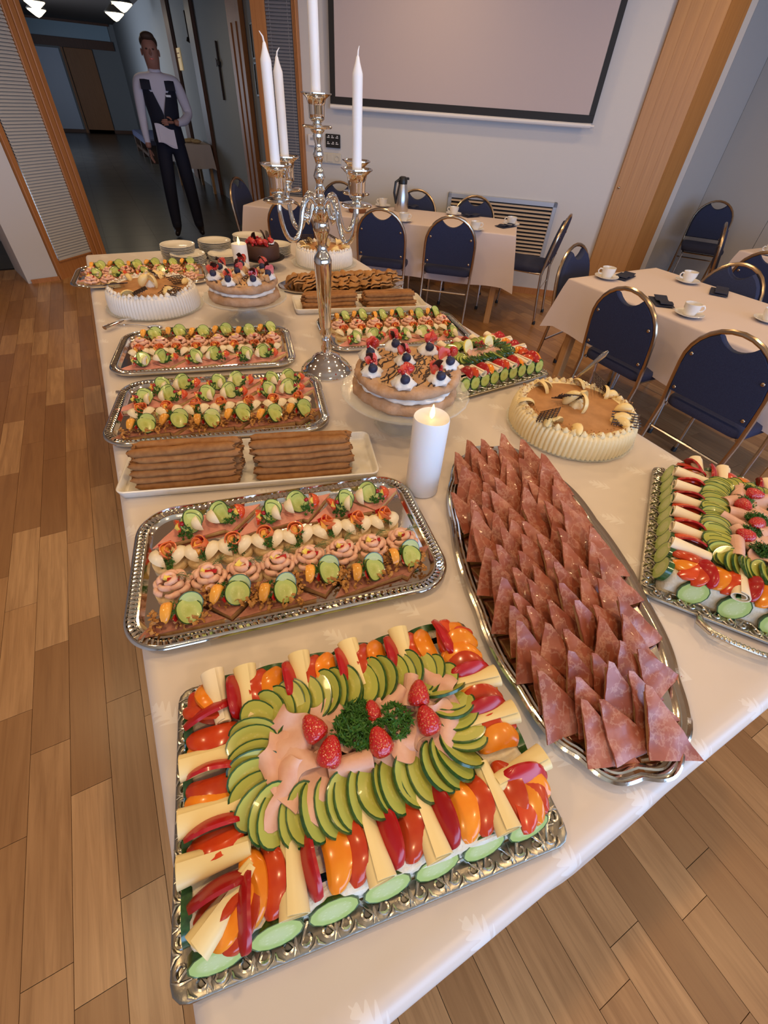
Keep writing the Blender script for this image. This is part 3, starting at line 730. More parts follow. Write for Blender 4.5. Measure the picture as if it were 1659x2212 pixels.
chair('blue banquet chair seen edge-on at far end of rightmost table', (4.88, 2.58), -PI/2+.55, 'chairs around the table at the right edge')
chair('spare blue banquet chair standing alone against right wall', (6.28, 3.50), PI+.62, 'spare chair')

def side_table(label, clabel, c, ang, L, Wd, seed, drop=.27):
    t = thing('dining_table', label, 'table', (c[0], c[1], 0), ang)
    b = MB(); b.bbox((0, 0, .728), (L-.05, Wd-.05, .028)); ob('table_top', b.mesh('table_top', 'wood_leg', 0), t)
    lg = MB(); lg.bbox((0, 0, .357), (.055, .055, .714), .006); lm = lg.mesh('leg', 'wood_leg', 0)
    for x in (-1, 1):
        for y in (-1, 1): ob('leg', lm, t, (x*(L/2-.10), y*(Wd/2-.09), 0))
    me = cloth_cover('tablecloth', -L/2, L/2, -Wd/2, Wd/2, .746, drop, seed=seed, amp=.014, nw=7, flare=.10)
    ob('tablecloth', me, None, (c[0], c[1], 0), (0, 0, ang), label=clabel, cat='tablecloth')
ca = wp(-1.0, 4.70)
side_table('far dining table parallel to the screen wall', 'pale pink cloth on the far table below the projection screen', (ca.x, ca.y), WA-.02, 2.46, .70, 11, .40)
side_table('right dining table beside the buffet', 'pale pink cloth on the right table with blue chairs', (2.92, 1.27), PI/2, 1.64, .86, 12, .29)
side_table('dining table cut off at the right photo edge', 'pale pink cloth on the table at the right edge', (5.08, 1.45), PI/2, 1.6, .84, 13)

cp = MB(); cp.lathe([(.001, .004), (.026, .004), (.028, 0), (.03, .002), (.032, .012), (.041, .035), (.0425, .058), (.0405, .058), (.038, .035), (.029, .012), (.001, .010)], 22); cup_me = cp.mesh('cup_bowl', 'porcelain', 50)
hd = MB(); hd.tube([(.039, 0, .047), (.055, 0, .05), (.064, 0, .038), (.058, 0, .024), (.036, 0, .018)], .0042, 7); hnd_me = hd.mesh('handle', 'porcelain')
sa = MB(); sa.lathe([(.001, .005), (.03, .005), (.033, .003), (.055, .009), (.074, .017), (.075, .0155), (.055, .006), (.032, 0), (.001, 0)], 26); sau_me = sa.mesh('saucer', 'porcelain', 50)
TZ = .7475
def cup(label, x, y, rz, g):
    ob('saucer', sau_me, None, (x, y, TZ), label='white saucer under the '+label, cat='saucer', group=g)
    t = thing('coffee_cup', label, 'cup', (x, y, TZ+.006), rz, g); ob('bowl', cup_me, t); ob('handle', hnd_me, t)
for a in (('white coffee cup on right table nearest the pillar', 2.73, 2.0, 2.6), ('white coffee cup on right table far side', 3.22, 1.76, 2.6), ('white coffee cup on right table behind nearest chair', 2.62, 1.34, -.7), ('white coffee cup on right table cut off by photo edge', 2.99, 1.12, -.7)): cup(*a, 'cups on the right table')
for a in (('white cup at far table right end', 3.20, 3.50, 2.5), ('white cup at far table behind rightmost chair', 2.72, 3.40, -.5), ('white cup at far table before the vent chair', 2.93, 4.02, 2.4), ('white cup at far table beside the thermos', 2.27, 3.83, -.4), ('white cup at far table near the doorway', 1.84, 4.86, 2.4), ('white cup at far table behind candelabra cup', 2.42, 4.50, 2.4)): cup(*a, 'cups on the far table')
cup('white cup on table at right edge', 4.74, 2.06, 2.4, 'cups on the table at right edge')
npk = MB()
npk.sheet(lambda u, v: (-.085+.17*u, -.05+.10*v, .006+.006*sin(PI*u)*sin(2*PI*v)), 8, 4, .003); npk.sheet(lambda u, v: (-.07+.15*u, -.045+.07*v, .014+.006*sin(2.5*PI*u)), 8, 4, .003)
npk_me = npk.mesh('paper_napkin', 'napkin_blue', 50)
for lab, x, y, a in (('dark blue paper napkin beside cup nearest pillar', 2.87, 1.98, .3), ('dark blue paper napkin on right table far side', 3.22, 1.54, .5), ('dark blue paper napkin behind the farther right chair', 2.66, 1.54, .9), ('dark blue paper napkin at far table right end', 3.10, 3.46, .2), ('dark blue paper napkin before the vent chair', 3.06, 3.92, .1), ('dark blue paper napkin right of the thermos', 2.68, 4.42, 0)):
    ob('paper_napkin', npk_me, None, (x, y, TZ), (0, 0, a), label=lab, cat='napkin', group='blue napkins')
t = thing('thermos_jug', 'steel thermos jug with black lid on the far table', 'thermos', (2.50, 4.28, TZ))
b = MB(); b.lathe([(.001, 0), (.064, 0), (.066, .01), (.06, .12), (.042, .20), (.040, .21)], 24); ob('body', b.mesh('body', 'steel'), t)
b = MB(); b.lathe([(.041, .205), (.042, .23), (.034, .255), (.02, .262), (.001, .262)], 18); b.bbox((.03, 0, .245), (.06, .03, .018), .004); ob('lid', b.mesh('lid', 'black_plastic'), t)
b = MB(); b.tube([(-.035, 0, .24), (-.075, 0, .22), (-.085, 0, .14), (-.06, 0, .06)], .011, 8); ob('handle', b.mesh('handle', 'black_plastic'), t)
t = thing('bread_basket', 'small brown wicker basket on the far table behind candelabra', 'basket', (2.05, 4.30, TZ))
b = MB(); b.lathe([(.001, .003), (.07, .003), (.09, .05), (.095, .052), (.075, 0), (.001, 0)], 20, mod=lambda a, j, r, z: (r*(1+.03*sin(a*20)), z)); ob('bowl', b.mesh('bowl', 'wicker'), t)

# ================================================================ BUFFET TABLE
TX0, TX1, TY0, TY1 = -.178, 1.363, -.068, 3.36
t = thing('buffet_table', 'long buffet table under the white damask cloth', 'table', ((TX0+TX1)/2, (TY0+TY1)/2, 0))
b = MB(); b.bbox((0, 0, .732), (TX1-TX0-.10, TY1-TY0-.10, .03)); ob('table_top', b.mesh('table_top', 'wood_leg', 0), t)
lg = MB(); lg.bbox((0, 0, .358), (.06, .06, .716), .006); lm = lg.mesh('leg', 'wood_leg', 0)
for x in (-.68, .68):
    for y in (-1.6, 0, 1.6): ob('leg', lm, t, (x, y, 0))
me = cloth_cover('buffet_cloth', TX0, TX1, TY0, TY1, TOP, .30, matn='damask', amp=.016, nw=11, flare=.02, seed=5, r=.026)
ob('tablecloth', me, None, label='white damask cloth with leaf sprigs covering the long buffet', cat='tablecloth')

# ================================================================ SERVING WARE
def rrect(L, Wd, R, nc=14, ns=(40, 26)):
    """closed rounded rectangle: list of (point, outward normal)"""
    out = []; hx, hy = L/2-R, Wd/2-R
    for q, (cx, cy, a0) in enumerate(((hx, hy, 0), (-hx, hy, PI/2), (-hx, -hy, PI), (hx, -hy, 1.5*PI))):
        for i in range(nc+1):
            a = a0+PI/2*i/nc; n = Vector((cos(a), sin(a))); out.append((Vector((cx, cy))+n*R, n))
        nx = (( -hx, hy), (-hx, -hy), (hx, -hy), (hx, hy))[q]; a = a0+PI/2; n = Vector((cos(a), sin(a)))
        p0 = Vector((cx, cy))+n*R; p1 = Vector(nx)+n*R; m = ns[q % 2]
        for i in range(1, m): out.append((p0.lerp(p1, i/m), n))
    return out
def loft(path, prof, mod=None, cap=True):
    """prof: (inset, z) list from outside to inside; mod(i,j)->(dinset,dz)"""
    N = len(path); vs = []; fs = []
    for j, (d, z) in enumerate(prof):
        for i, (p, n) in enumerate(path):
            dd, dz = mod(i, j) if mod else (0, 0); q = p-n*(d+dd); vs.append((q.x, q.y, z+dz))
    for j in range(len(prof)-1):
        for i in range(N): fs.append((j*N+i, j*N+(i+1) % N, (j+1)*N+(i+1) % N, (j+1)*N+i))
    if cap: fs.append(tuple((len(prof)-1)*N+i for i in range(N)))
    fs.append(tuple(N-1-i for i in range(N)))
    m = MB(); m.add(vs, fs); return m
# gallery tray: rope-edged rim
TL_, TW_ = .655, .385
_p = rrect(TL_, TW_, .085, 22, (74, 40)); _N = len(_p)
gal = loft(_p, [(.004, .012), (0, .019), (.003, .024), (.007, .0255), (.009, .021), (.022, .017), (.024, .0205), (.028, .021), (.034, .013), (.045, .006), (.056, .0045), (.06, .0045)])
tray_body_me = gal.mesh('tray_body', 'silver', 40)
rib = MB()
for i in range(0, _N, 2):
    p, n = _p[i]; q = p-n*.0155; t_ = Vector((-n.y, n.x)); d = (n*.0065+t_*.0022)
    rib.tube([(q.x-d.x, q.y-d.y, .0195), (q.x, q.y, .0215), (q.x+d.x, q.y+d.y, .0205)], .0030, 5)
rib_me = rib.mesh('rope_edge', 'silver', 50)
def gallery_tray(label, c, deg, sc=(1, 1, 1)):
    t = ob('silver_tray', None, None, (c[0], c[1], TOP), (0, 0, math.radians(deg)), sc, label=label, cat='tray', group='rope-edged silver trays')
    ob('tray_body', tray_body_me, t); ob('rope_edge', rib_me, t, kind='stuff'); return t
# ornate rectangular tray with scroll relief
def ornate_tray(label, c, deg, hl, hw, handle=False, seed=1, rimw=.03):
    t = ob('ornate_tray', None, None, (c[0], c[1], TOP), (0, 0, math.radians(deg)), label=label, cat='tray', group='ornate silver cake trays')
    path = rrect(2*hl, 2*hw, .022, 3, (20, 14))
    b = loft(path, [(.003, .006), (0, .010), (.001, .014), (.004, .016), (rimw*.5, .017), (rimw*.92, .0155), (rimw, .012), (rimw+.008, .006), (rimw+.012, .006)])
    ob('tray_body', b.mesh('tray_body', 'silver_dark', 40), t)
    r = random.Random(seed); m = MB()
    def scroll(cx, cy, ang, flip):
        pts = []
        for k in range(11):
            f = k/10; a = f*4.4; rad = .0095*(1-.75*f); pts.append((rad*cos(a)*flip-.002, rad*sin(a)))
        pts = [(-.014*flip, -.012), (-.004*flip, -.013)]+[(p[0], p[1]) for p in pts][1:]
        M_ = T(cx, cy, .0175) @ RZ(ang); m.M = M_
        m.tube([(p[0], p[1], .001) for p in pts], [.0012]+[.0021]*(len(pts)-2)+[.0014], 5)
        m.tube([(.012*flip, -.011, 0), (.013*flip, .002, .0015), (.009*flip, .012, 0)], [.0008, .0022, .0006], 5)
        m.tube([(-.012*flip, .002, 0), (-.010*flip, .009, .0012), (-.002*flip, .013, 0)], [.0008, .0020, .0006], 5)
        m.M = Matrix.Identity(4)
    for (n, L, fx) in ((int(2*hl/.026), hl, 0), (int(2*hw/.026), hw, 1)):
        for s in (-1, 1):
            for k in range(n):
                f = -L+.02+(2*L-.04)*(k+.5)/n; rim = (hw if not fx else hl)-rimw/2
                x, y = (f, s*rim) if not fx else (s*rim, f)
                scroll(x, y, (0 if s > 0 else PI) if not fx else (-PI/2 if s > 0 else PI/2), 1 if k % 2 else -1)
    ob('scroll_relief', m.mesh('scroll_relief', 'silver_old', 50), t, kind='stuff')
    if handle:
        for s in ((-1,) if handle == 1 else (-1, 1)):
            h = MB(); x = s*hl
            pts = [(x, -.075, .012), (x+s*.020, -.077, .018), (x+s*.040, -.060, .022), (x+s*.046, -.02, .022), (x+s*.046, .02, .022), (x+s*.040, .060, .022), (x+s*.020, .077, .018), (x, .075, .012)]
            h.tube(pts, [.006, .0085, .007, .0055, .0055, .007, .0085, .006], 8)
            for k in range(16):
                y = -.06+.12*k/15; h.ell((x+s*.046, y, .0255), (.0055, .0035, .0035), 6, 4)
            ob('handle', h.mesh('handle', 'silver_old', 50), t)
    return t
gallery_tray('front silver tray of open sandwiches before the crepe rolls', (.1496, .646), -11)
gallery_tray('second silver tray of open sandwiches behind the crepe rolls', (.157, 1.316), -14.5)
gallery_tray('third silver tray of open sandwiches left of the candelabra', (.201, 1.761), -13.5)
gallery_tray('silver sandwich tray right behind the candelabra', (.987, 1.683), -12)
gallery_tray('silver sandwich tray at the far left table end', (.087, 2.80), -7.5, (1, .93, 1))
ornate_tray('ornate rectangular silver tray under the nearest sandwich cake', (.100, .190), -10.8, .264, .186, False, 1)
ornate_tray('ornate silver tray with handle under the right sandwich cake', (1.105, .195), 34, .262, .195, 1, 2)
ornate_tray('ornate silver tray under the sandwich cake behind the pavlova', (1.115, 1.235), 3, .232, .172, False, 3)
# oval scalloped platter
def oval_path(a, b, n=160, scal=.012, k=14):
    pts = []
    for i in range(n):
        t_ = 2*PI*i/n; e = 2/2.3
        x = a*math.copysign(abs(cos(t_))**e, cos(t_)); y = b*math.copysign(abs(sin(t_))**e, sin(t_))
        f = 1+scal*(abs(sin(t_*k/2))*2-1.2); pts.append(Vector((x*f, y*f)))
    out = []
    for i in range(n):
        d = (pts[(i+1) % n]-pts[i-1]).normalized(); out.append((pts[i], Vector((d.y, -d.x))))
    return out
OVC, OVA = (.648, .367), math.radians(67.1)
t = ob('oval_platter', None, None, (*OVC, TOP), (0, 0, OVA), label='large scalloped oval silver platter of smoked ham triangles', cat='platter')
b = loft(oval_path(.445, .195), [(.003, .013), (0, .019), (.004, .022), (.008, .0185), (.011, .0205), (.016, .018), (.019, .0195), (.024, .0165), (.03, .010), (.042, .005), (.05, .004)])
ob('platter_body', b.mesh('platter_body', 'silver', 40), t)
t = ob('pastry_platter', None, None, (1.04, 2.36, TOP), (0, 0, math.radians(-9)), label='oval silver platter heaped with folded brown pastries', cat='platter')
b = loft(oval_path(.35, .155, 96, .004), [(.003, .008), (0, .013), (.004, .015), (.03, .008), (.042, .004)]); ob('platter_body', b.mesh('pb', 'silver', 40), t)
def white_tray(label, c, deg, L, Wd):
    t = ob('white_serving_tray', None, None, (c[0], c[1], TOP), (0, 0, math.radians(deg)), label=label, cat='tray', group='white serving trays')
    b = loft(rrect(L, Wd, .022, 6, (4, 3)), [(.012, 0), (.006, .004), (.001, .02), (.0, .024), (.003, .026), (.007, .024), (.012, .010), (.018, .006)])
    ob('tray_body', b.mesh('tray_body', 'tray_white', 50), t); return t
white_tray('white rectangular tray of crepe rolls before the pavlova', (.166, .985), -17, .66, .205)
white_tray('white rectangular tray of crepe rolls behind the candelabra', (.992, 2.045), -14, .655, .205)
# plates in stacks
pl = MB(); pl.lathe([(.001, .004), (.055, .004), (.06, .005), (.075, .011), (.094, .016), (.0955, .0175), (.0955, .0185), (.092, .0185), (.074, .0135), (.058, .0075), (.001, .0075)], 30); plate_me = pl.mesh('plate', 'plate_white', 50)
for lab, x, y, n in (('leftmost rear stack', .316, 3.085, 11), ('second rear stack', .535, 3.13, 11), ('front left stack', .352, 2.955 + .03, 7), ('stack behind the left candle', .765, 3.22, 11), ('stack behind the chocolate cake', .885, 3.05, 8), ('middle stack beside the candle', .555, 2.97, 6)):
    for i in range(n):
        lb_ = 'white plate, top one of the '+lab+' of plates' if i == n-1 else 'white plate, number '+ORD[i]+' from below in the '+lab+' of plates'
        ob('plate', plate_me, None, (x+rnd.uniform(-.002, .002), y+rnd.uniform(-.002, .002), TOP+.0068*i), label=lb_, cat='plate', group='plates in the '+lab)
# LED candles
def led(label, x, y, R, H):
    t = thing('led_candle', label, 'candle', (x, y, TOP), 0, 'battery pillar candles')
    b = MB(); b.lathe([(.001, .001), (R*.9, 0), (R, .004), (R, H-.004), (R*.97, H), (R*.85, H-.003), (R*.45, H-.007), (R*.15, H-.008), (.001, H-.008)], 36, mod=lambda a, j, r, z: (r, z+(.0015*sin(2*a) if 3 <= j <= 5 else 0))); ob('wax_body', b.mesh('wax_body', 'led_wax', 50), t)
    b = MB(); b.lathe([(.001, 0), (.0055, .006), (.006, .013), (.004, .022), (.0015, .029), (.0004, .031)], 12, mod=lambda a, j, r, z: (r*(1-.3*abs(sin(a))), z)); ob('flame', b.mesh('flame', 'flame'), t, (0, 0, H-.006), sc=1.25)
led('white battery pillar candle beside the oval ham platter', .537, .712, .0435, .222)
led('white battery pillar candle in the back between the cakes', .585, 2.70, .040, .155)

# candelabra
CBX, CBY = .571, 1.452
t = thing('candelabra', 'tall silver five-arm candelabra standing in the middle of buffet', 'candelabra', (CBX, CBY, TOP))
b = MB(); b.lathe([(.001, .0), (.094, 0), (.096, .006), (.092, .012), (.088, .014), (.085, .022), (.070, .034), (.055, .046), (.050, .056), (.035, .062), (.022, .068), (.018, .075)], 40, mod=lambda a, j, r, z: (r*(1+(.012*sin(a*20) if 4 < j < 9 else 0)), z)); ob('base', b.mesh('base', 'chrome', 50), t)
b = MB(); b.lathe([(.018, .07), (.019, .09), (.015, .10), (.018, .115), (.014, .125), (.020, .135), (.022, .142), (.016, .155), (.019, .165), (.024, .27), (.028, .36), (.029, .372), (.024, .385), (.017, .395), (.013, .41), (.017, .43), (.022, .445), (.026, .455), (.023, .47), (.024, .485), (.030, .495), (.030, .505), (.012, .512)], 28); ob('stem', b.mesh('stem', 'chrome', 50), t)
b = MB(); b.lathe([(.012, .505), (.024, .515), (.026, .525), (.014, .535), (.011, .55), (.015, .56), (.010, .57), (.011, .58), (.017, .595), (.012, .612), (.008, .625), (.011, .635), (.016, .65), (.011, .665), (.009, .675), (.014, .69), (.013, .70), (.02, .708), (.012, .715)], 24, mod=lambda a, j, r, z: (r, .505+(z-.505)*.875)); ob('upper_stem', b.mesh('upper_stem', 'chrome', 50), t)
cupm = MB(); cupm.lathe([(.007, -.008), (.040, -.004), (.043, 0), (.040, .003), (.014, .003), (.011, .008), (.017, .014), (.021, .02), (.023, .03), (.0235, .05), (.027, .066), (.036, .074), (.041, .077), (.041, .0795), (.034, .078), (.022, .070), (.016, .05), (.001, .045)], 32,
    mod=lambda a, j, r, z: (r*(1+(.03*sin(a*12) if 5 <= j <= 7 else (.045*sin(a*8) if j in (12, 13, 11) else 0))), z)); cup_c = cupm.mesh('candle_cup', 'chrome', 50)
ob('candle_cup', cup_c, t, (0, 0, .690), sc=(.95, .95, .82))
def taper(label, loc, L, lean):
    c = thing('taper_candle', label, 'candle', loc, 0, 'white taper candles'); R = .0125
    b = MB(); b.lathe([(.001, 0), (R*.85, 0), (R, .02), (R, L-.035), (R*.97, L-.03), (R*.45, L-.012), (R*.3, L-.004), (.001, L)], 18); ob('wax', b.mesh('wax', 'candle_wax', 50), c)
    b = MB(); b.tube([(0, 0, L-.004), (lean*.002, 0, L+.006), (lean*.009, 0, L+.014)], [.0022, .0018, .0008], 6); ob('wick', b.mesh('wick', 'candle_wax'), c)
view = math.atan2(CBY, CBX)           # direction away from camera
AR = .15; ZA = .605
angs = [view+PI+math.radians(45-3.5), view+PI-math.radians(45+3.5), view+math.radians(45-3.5), view-math.radians(45+3.5)]
names = ['right front', 'left front', 'left rear', 'right rear']
for i, ang in enumerate(angs):
    a = MB(); pts = []
    ctrl = [(.010, .50), (.028, .525), (.048, .537), (.066, .520), (.078, .478), (.094, .445), (.118, .440), (.138, .462), (.150, .505), (.150, .535)]
    P = [Vector((r*cos(ang), r*sin(ang), z)) for r, z in ctrl]; out = []
    for k in range(len(P)-1):
        p0, p1, p2, p3 = P[max(k-1, 0)], P[k], P[k+1], P[min(k+2, len(P)-1)]
        for m_ in range(5):
            u = m_/5; out.append(.5*((2*p1)+(p2-p0)*u+(2*p0-5*p1+4*p2-p3)*u*u+(3*p1-p0-3*p2+p3)*u**3))
    out.append(P[-1]); rr = [.0085-.0025*k/len(out) for k in range(len(out))]
    a.tube(out, rr, 10)
    # curl hanging inside
    cu = [(.030, .520), (.040, .495), (.052, .478), (.060, .486), (.056, .498)]
    a.tube([(r*cos(ang), r*sin(ang), z) for r, z in cu], [.006, .006, .007, .008, .007], 8); a.ell((.056*cos(ang), .056*sin(ang), .490), (.011, .011, .011), 10, 7)
    arm_ = ob('arm', a.mesh('arm', 'chrome', 50), t); ob('candle_cup', cup_c, arm_, (AR*cos(ang), AR*sin(ang), .537))
    if i < 3:
        taper('white taper candle in the %s arm of the candelabra' % names[i], (CBX+AR*cos(ang), CBY+AR*sin(ang), TOP+.537+.046), (.240, .250, .238)[i], (-1, -1, 1)[i] if i else .4)
taper('white taper candle in the central top cup of the candelabra', (CBX, CBY, TOP+.728), .27, 1)

# cake stands and glass plates
def glass_stand(label, x, y, R, H, footR):
    t = thing('glass_cake_stand', label, 'cake stand', (x, y, TOP), 0, 'footed glass cake stands')
    b = MB(); b.lathe([(.001, H-.012), (R*.3, H-.012), (R*.8, H-.010), (R*.97, H-.006), (R, H), (R*.985, H+.004), (R*.9, H+.001), (R*.8, H-.003), (.001, H-.004)], 64, mod=lambda a, j, r, z: (r*(1+(.012*sin(a*24) if 3 <= j <= 6 else 0)), z+(.002*sin(a*24) if 3 <= j <= 6 else 0))); ob('plate', b.mesh('plate', 'glass', 50), t)
    b = MB(); b.lathe([(footR, 0), (footR*1.01, .003), (footR*.8, .012), (footR*.55, .03), (footR*.42, .055), (footR*.5, H-.02), (footR*.8, H-.012), (footR*.7, H-.013), (footR*.40, H-.024), (footR*.33, .05), (footR*.5, .02), (footR*.9, .001)], 40, mod=lambda a, j, r, z: (r*(1+.03*sin(a*12)), z)); ob('foot', b.mesh('foot', 'glass', 50), t)
    return t
glass_stand('footed glass stand under the large front pavlova', .652, 1.018, .195, .115, .088)
glass_stand('footed glass stand under the rear left pavlova', .437, 2.045, .178, .10, .085)
def glass_plate(label, x, y, R):
    b = MB(); b.lathe([(.001, 0), (R*.8, 0), (R*.98, .006), (R, .010), (R*.985, .011), (R*.8, .005), (.001, .004)], 64, mod=lambda a, j, r, z: (r*(1+(.008*sin(a*20) if 2 <= j <= 4 else 0)), z)); ob('glass_plate', b.mesh('glass_plate', 'glass', 50), None, (x, y, TOP), label=label, cat='plate', group='glass cake plates')
CKR, CKL, CKB = (1.150, .778), (.088, 2.345), (1.112, 2.80)
glass_plate('round glass plate under the pear cream cake at right', *CKR, .205)
glass_plate('round glass plate under the pear cream cake at rear left', *CKL, .21)
glass_plate('round glass plate under the cream cake behind candelabra', *CKB, .20)
t = thing('dark_cake_stand', 'small dark stand under the chocolate cake', 'cake stand', (.735, 2.80, TOP))
b = MB(); b.lathe([(.001, .05), (.10, .05), (.12, .056), (.122, .06), (.10, .057), (.03, .056), (.001, .056)], 32); ob('plate', b.mesh('plate', 'black_plastic', 50), t)
b = MB(); b.lathe([(.001, 0), (.06, 0), (.058, .006), (.02, .02), (.02, .04), (.04, .05)], 24); ob('foot', b.mesh('foot', 'black_plastic', 50), t)
# cake server and cutlery
def server(label, x, y, ang, hmat='chrome'):
    t = thing('cake_server', label, 'cake server', (x, y, TOP+.006), ang)
    b = MB(); b.prism([(0, -.008), (.03, -.022), (.12, -.026), (.15, 0), (.12, .026), (.03, .022), (0, .008)], 0, .0018); ob('blade', b.mesh('blade', 'chrome'), t)
    b = MB(); b.tube([(0, 0, .001), (-.03, 0, .010), (-.06, 0, .014), (-.15, 0, .012)], [.004, .006, .009, .012], 10, flat=.6); ob('handle', b.mesh('handle', hmat), t)
server('silver cake server resting at the rear left cream cake', -.02, 2.19, math.radians(38))
b = MB(); b.tube([(0, 0, .004), (.12, 0, .008), (.17, 0, .005)], [.0045, .003, .002], 8, flat=.5); b.M = T(.195, 0, .004); b.ell((0, 0, 0), (.032, .02, .006), 12, 8); b.M = Matrix.Identity(4)
ob('serving_spoon', b.mesh('serving_spoon', 'chrome'), None, (-.125, 2.175, TOP), (0, 0, math.radians(-28)), label='thin silver spoon lying before the rear left cake', cat='spoon')
b = MB(); b.tube([(0, 0, .004), (.14, 0, .006), (.2, 0, .004)], [.006, .004, .008], 8, flat=.4)
ob('serving_knife', b.mesh('serving_knife', 'chrome'), None, (-.14, 1.555, TOP), (0, 0, math.radians(-16)), label='silver serving knife between second and third sandwich trays', cat='knife')
t = thing('serving_knife', 'patterned silver serving knife standing in the right cream cake', 'knife', (1.315, .94, TOP+.06)); t.rotation_euler = (.45, .25, 0)
b = MB(); b.tube([(0, 0, 0), (0, 0, .03), (0, 0, .10), (0, 0, .115)], [.005, .007, .0095, .004], 8, flat=.6); ob('handle', b.mesh('handle', 'silver_old'), t, (0, 0, .03))
b = MB(); b.prism([(-.01, -.06), (.01, -.05), (.01, .04), (-.01, .04)], -.001, .001); ob('blade', b.mesh('blade', 'chrome'), t, (0, 0, 0), (PI/2, 0, 0))

# ================================================================ FOOD PIECES (shared meshes)
def disc(a, b, th, n=22, wav=0, mats=('cuke_flesh', 'cuke_skin'), name='cucumber_slice', bend=0, zig=0):
    m = MB(); ring = []
    for i in range(n):
        t_ = 2*PI*i/n; f = 1+(wav*(1 if i % 2 else -1)); ring.append((a*f*cos(t_), b*f*sin(t_)))
    def z(p): return bend*(p[0]**2-p[1]**2*.3)
    e = .93; vs = [(p[0], p[1], -th/2+z(p)) for p in ring]+[(p[0], p[1], th/2+z(p)) for p in ring]
    inn = [(p[0]*e, p[1]*e) for p in ring]; mid = [(p[0]*.5, p[1]*.5) for p in ring]
    vs += [(p[0], p[1], th/2+z(p)) for p in inn]+[(p[0], p[1], -th/2+z(p)) for p in inn]+[(p[0], p[1], th/2+z(p)) for p in mid]+[(p[0], p[1], -th/2+z(p)) for p in mid]
    fl = [tuple(4*n+i for i in range(n)), tuple(6*n-1-i for i in range(n))]; sk = []
    for i in range(n):
        j = (i+1) % n; sk += [(i, j, n+j, n+i), (n+i, n+j, 2*n+j, 2*n+i), (j, i, 3*n+i, 3*n+j)]
        fl += [(2*n+i, 2*n+j, 4*n+j, 4*n+i), (3*n+j, 3*n+i, 5*n+i, 5*n+j)]
    m.add(vs, fl, 0); k = 0; m.f += [tuple(q) for q in sk]; m.mi += [1]*len(sk)
    return m.mesh(name, list(mats), 40)
CUKE = disc(.0205, .0205, .003)
CUKE_B = disc(.0205, .0205, .003, bend=16)
CUKE_O = disc(.034, .0225, .0042, mats=('cuke_flesh_oval', 'cuke_skin'))
CUKE_O2 = disc(.033, .0225, .0042, mats=('cuke_flesh_oval', 'cuke_skin'), bend=6)
CUKE_BIG = disc(.0365, .027, .012, 26, mats=('cuke_flesh_big', 'cuke_skin'))
CUKE_MID = disc(.0315, .0255, .012, 26, wav=.012, mats=('cuke_flesh_big', 'cuke_skin'))
CUKE_ZIG = disc(.026, .021, .006, 20, wav=.05, mats=('cuke_flesh', 'cuke_skin'))
LEMON = disc(.028, .028, .005, 24, mats=('lemon_flesh', 'lemon_bit'), name='lemon_slice')
def strip(L, wd, bow, h, name, mt, nu=12, nv=6, blunt=.42):
    m = MB(); vs = []; fs = []
    for side in (1, 0):
        for i in range(nu+1):
            u = -1+2*i/nu; e = blunt+(1-blunt)*max(0, 1-abs(u)**2.6)**.7
            for j in range(nv+1):
                v = -1+2*j/nv
                z = h*(.35+.65*e)*(1-abs(v)**2.6)+.0022 if side else h*.75*e*(1-abs(v)**2.6)-.0022
                vs.append((u*L/2*(1-.05*v*v), v*wd/2*e+bow*(1-u*u), z+.009*(1-u*u)))
    w = nv+1; K = (nu+1)*w
    for i in range(nu):
        for j in range(nv):
            a, b, c, d = i*w+j, (i+1)*w+j, (i+1)*w+j+1, i*w+j+1; fs += [(a, b, c, d), (K+d, K+c, K+b, K+a)]
        fs += [(i*w, K+i*w, K+(i+1)*w, (i+1)*w), (i*w+nv, (i+1)*w+nv, K+(i+1)*w+nv, K+i*w+nv)]
    for j in range(nv): fs += [(j, j+1, K+j+1, K+j), (nu*w+j+1, nu*w+j, K+nu*w+j, K+nu*w+j+1)]
    m.add(vs, fs); return m.mesh(name, mt, 55)
PEP = {c: strip(.074, .0275, .008, .0026, 'pepper_strip', m, blunt=.48) for c, m in (('R', 'pepper_red'), ('V', 'pepper_vermilion'), ('O', 'pepper_orange'))}
def roll(mt, name='cheese_roll', L=.085, r0=.0085, r1=.0145, turns=1.45, th=.0018):
    m = MB()
    def fn(u, v):
        a = v*turns*2*PI; k = u; rr = (r0+(r1-r0)*u)*(.55+.45*v); return (-L/2+L*u+.006*sin(PI*v)*(u-.5), rr*cos(a-1.0), rr*sin(a-1.0)*.85+r1*.8)
    m.sheet(fn, 5, 26, th); return m.mesh(name, mt, 60)
CHE = {'C': roll('cheese'), 'W': roll('cheese_pale', 'egg_roll')}
def parsley(n, rad, seed, name='parsley_sprig'):
    r = random.Random(seed); m = MB()
    for k in range(n):
        a = r.random()*2*PI; q = rad*math.sqrt(r.random()); zz = r.uniform(.2, 1)*rad*.55*(1-.5*q/rad)+.002
        s = r.uniform(.13, .24)*rad
        m.M = T(q*cos(a), q*sin(a), zz) @ RZ(r.random()*6.28) @ RX(r.uniform(-.9, .9)) @ RY(r.uniform(-.9, .9))
        pts = [(0, 0, 0)]+[(s*(1+.5*(1 if i % 2 else -.6))*cos(i*PI/5), s*(1+.5*(1 if i % 2 else -.6))*sin(i*PI/5), .5*s*(1 if i % 2 else -.5)) for i in range(10)]
        m.add(pts, [(0, i+1, (i+1) % 10+1) for i in range(10)])
    m.M = Matrix.Identity(4)
    for k in range(5):
        a = r.random()*6.28; m.tube([(0, 0, 0), (rad*.5*cos(a), rad*.5*sin(a), rad*.3)], .0009, 4)
    return m.mesh(name, 'parsley', 0)
PARS = [parsley(26, .0135, s) for s in range(4)]; PARS_BIG = [parsley(120, .031, s) for s in (11, 12)]
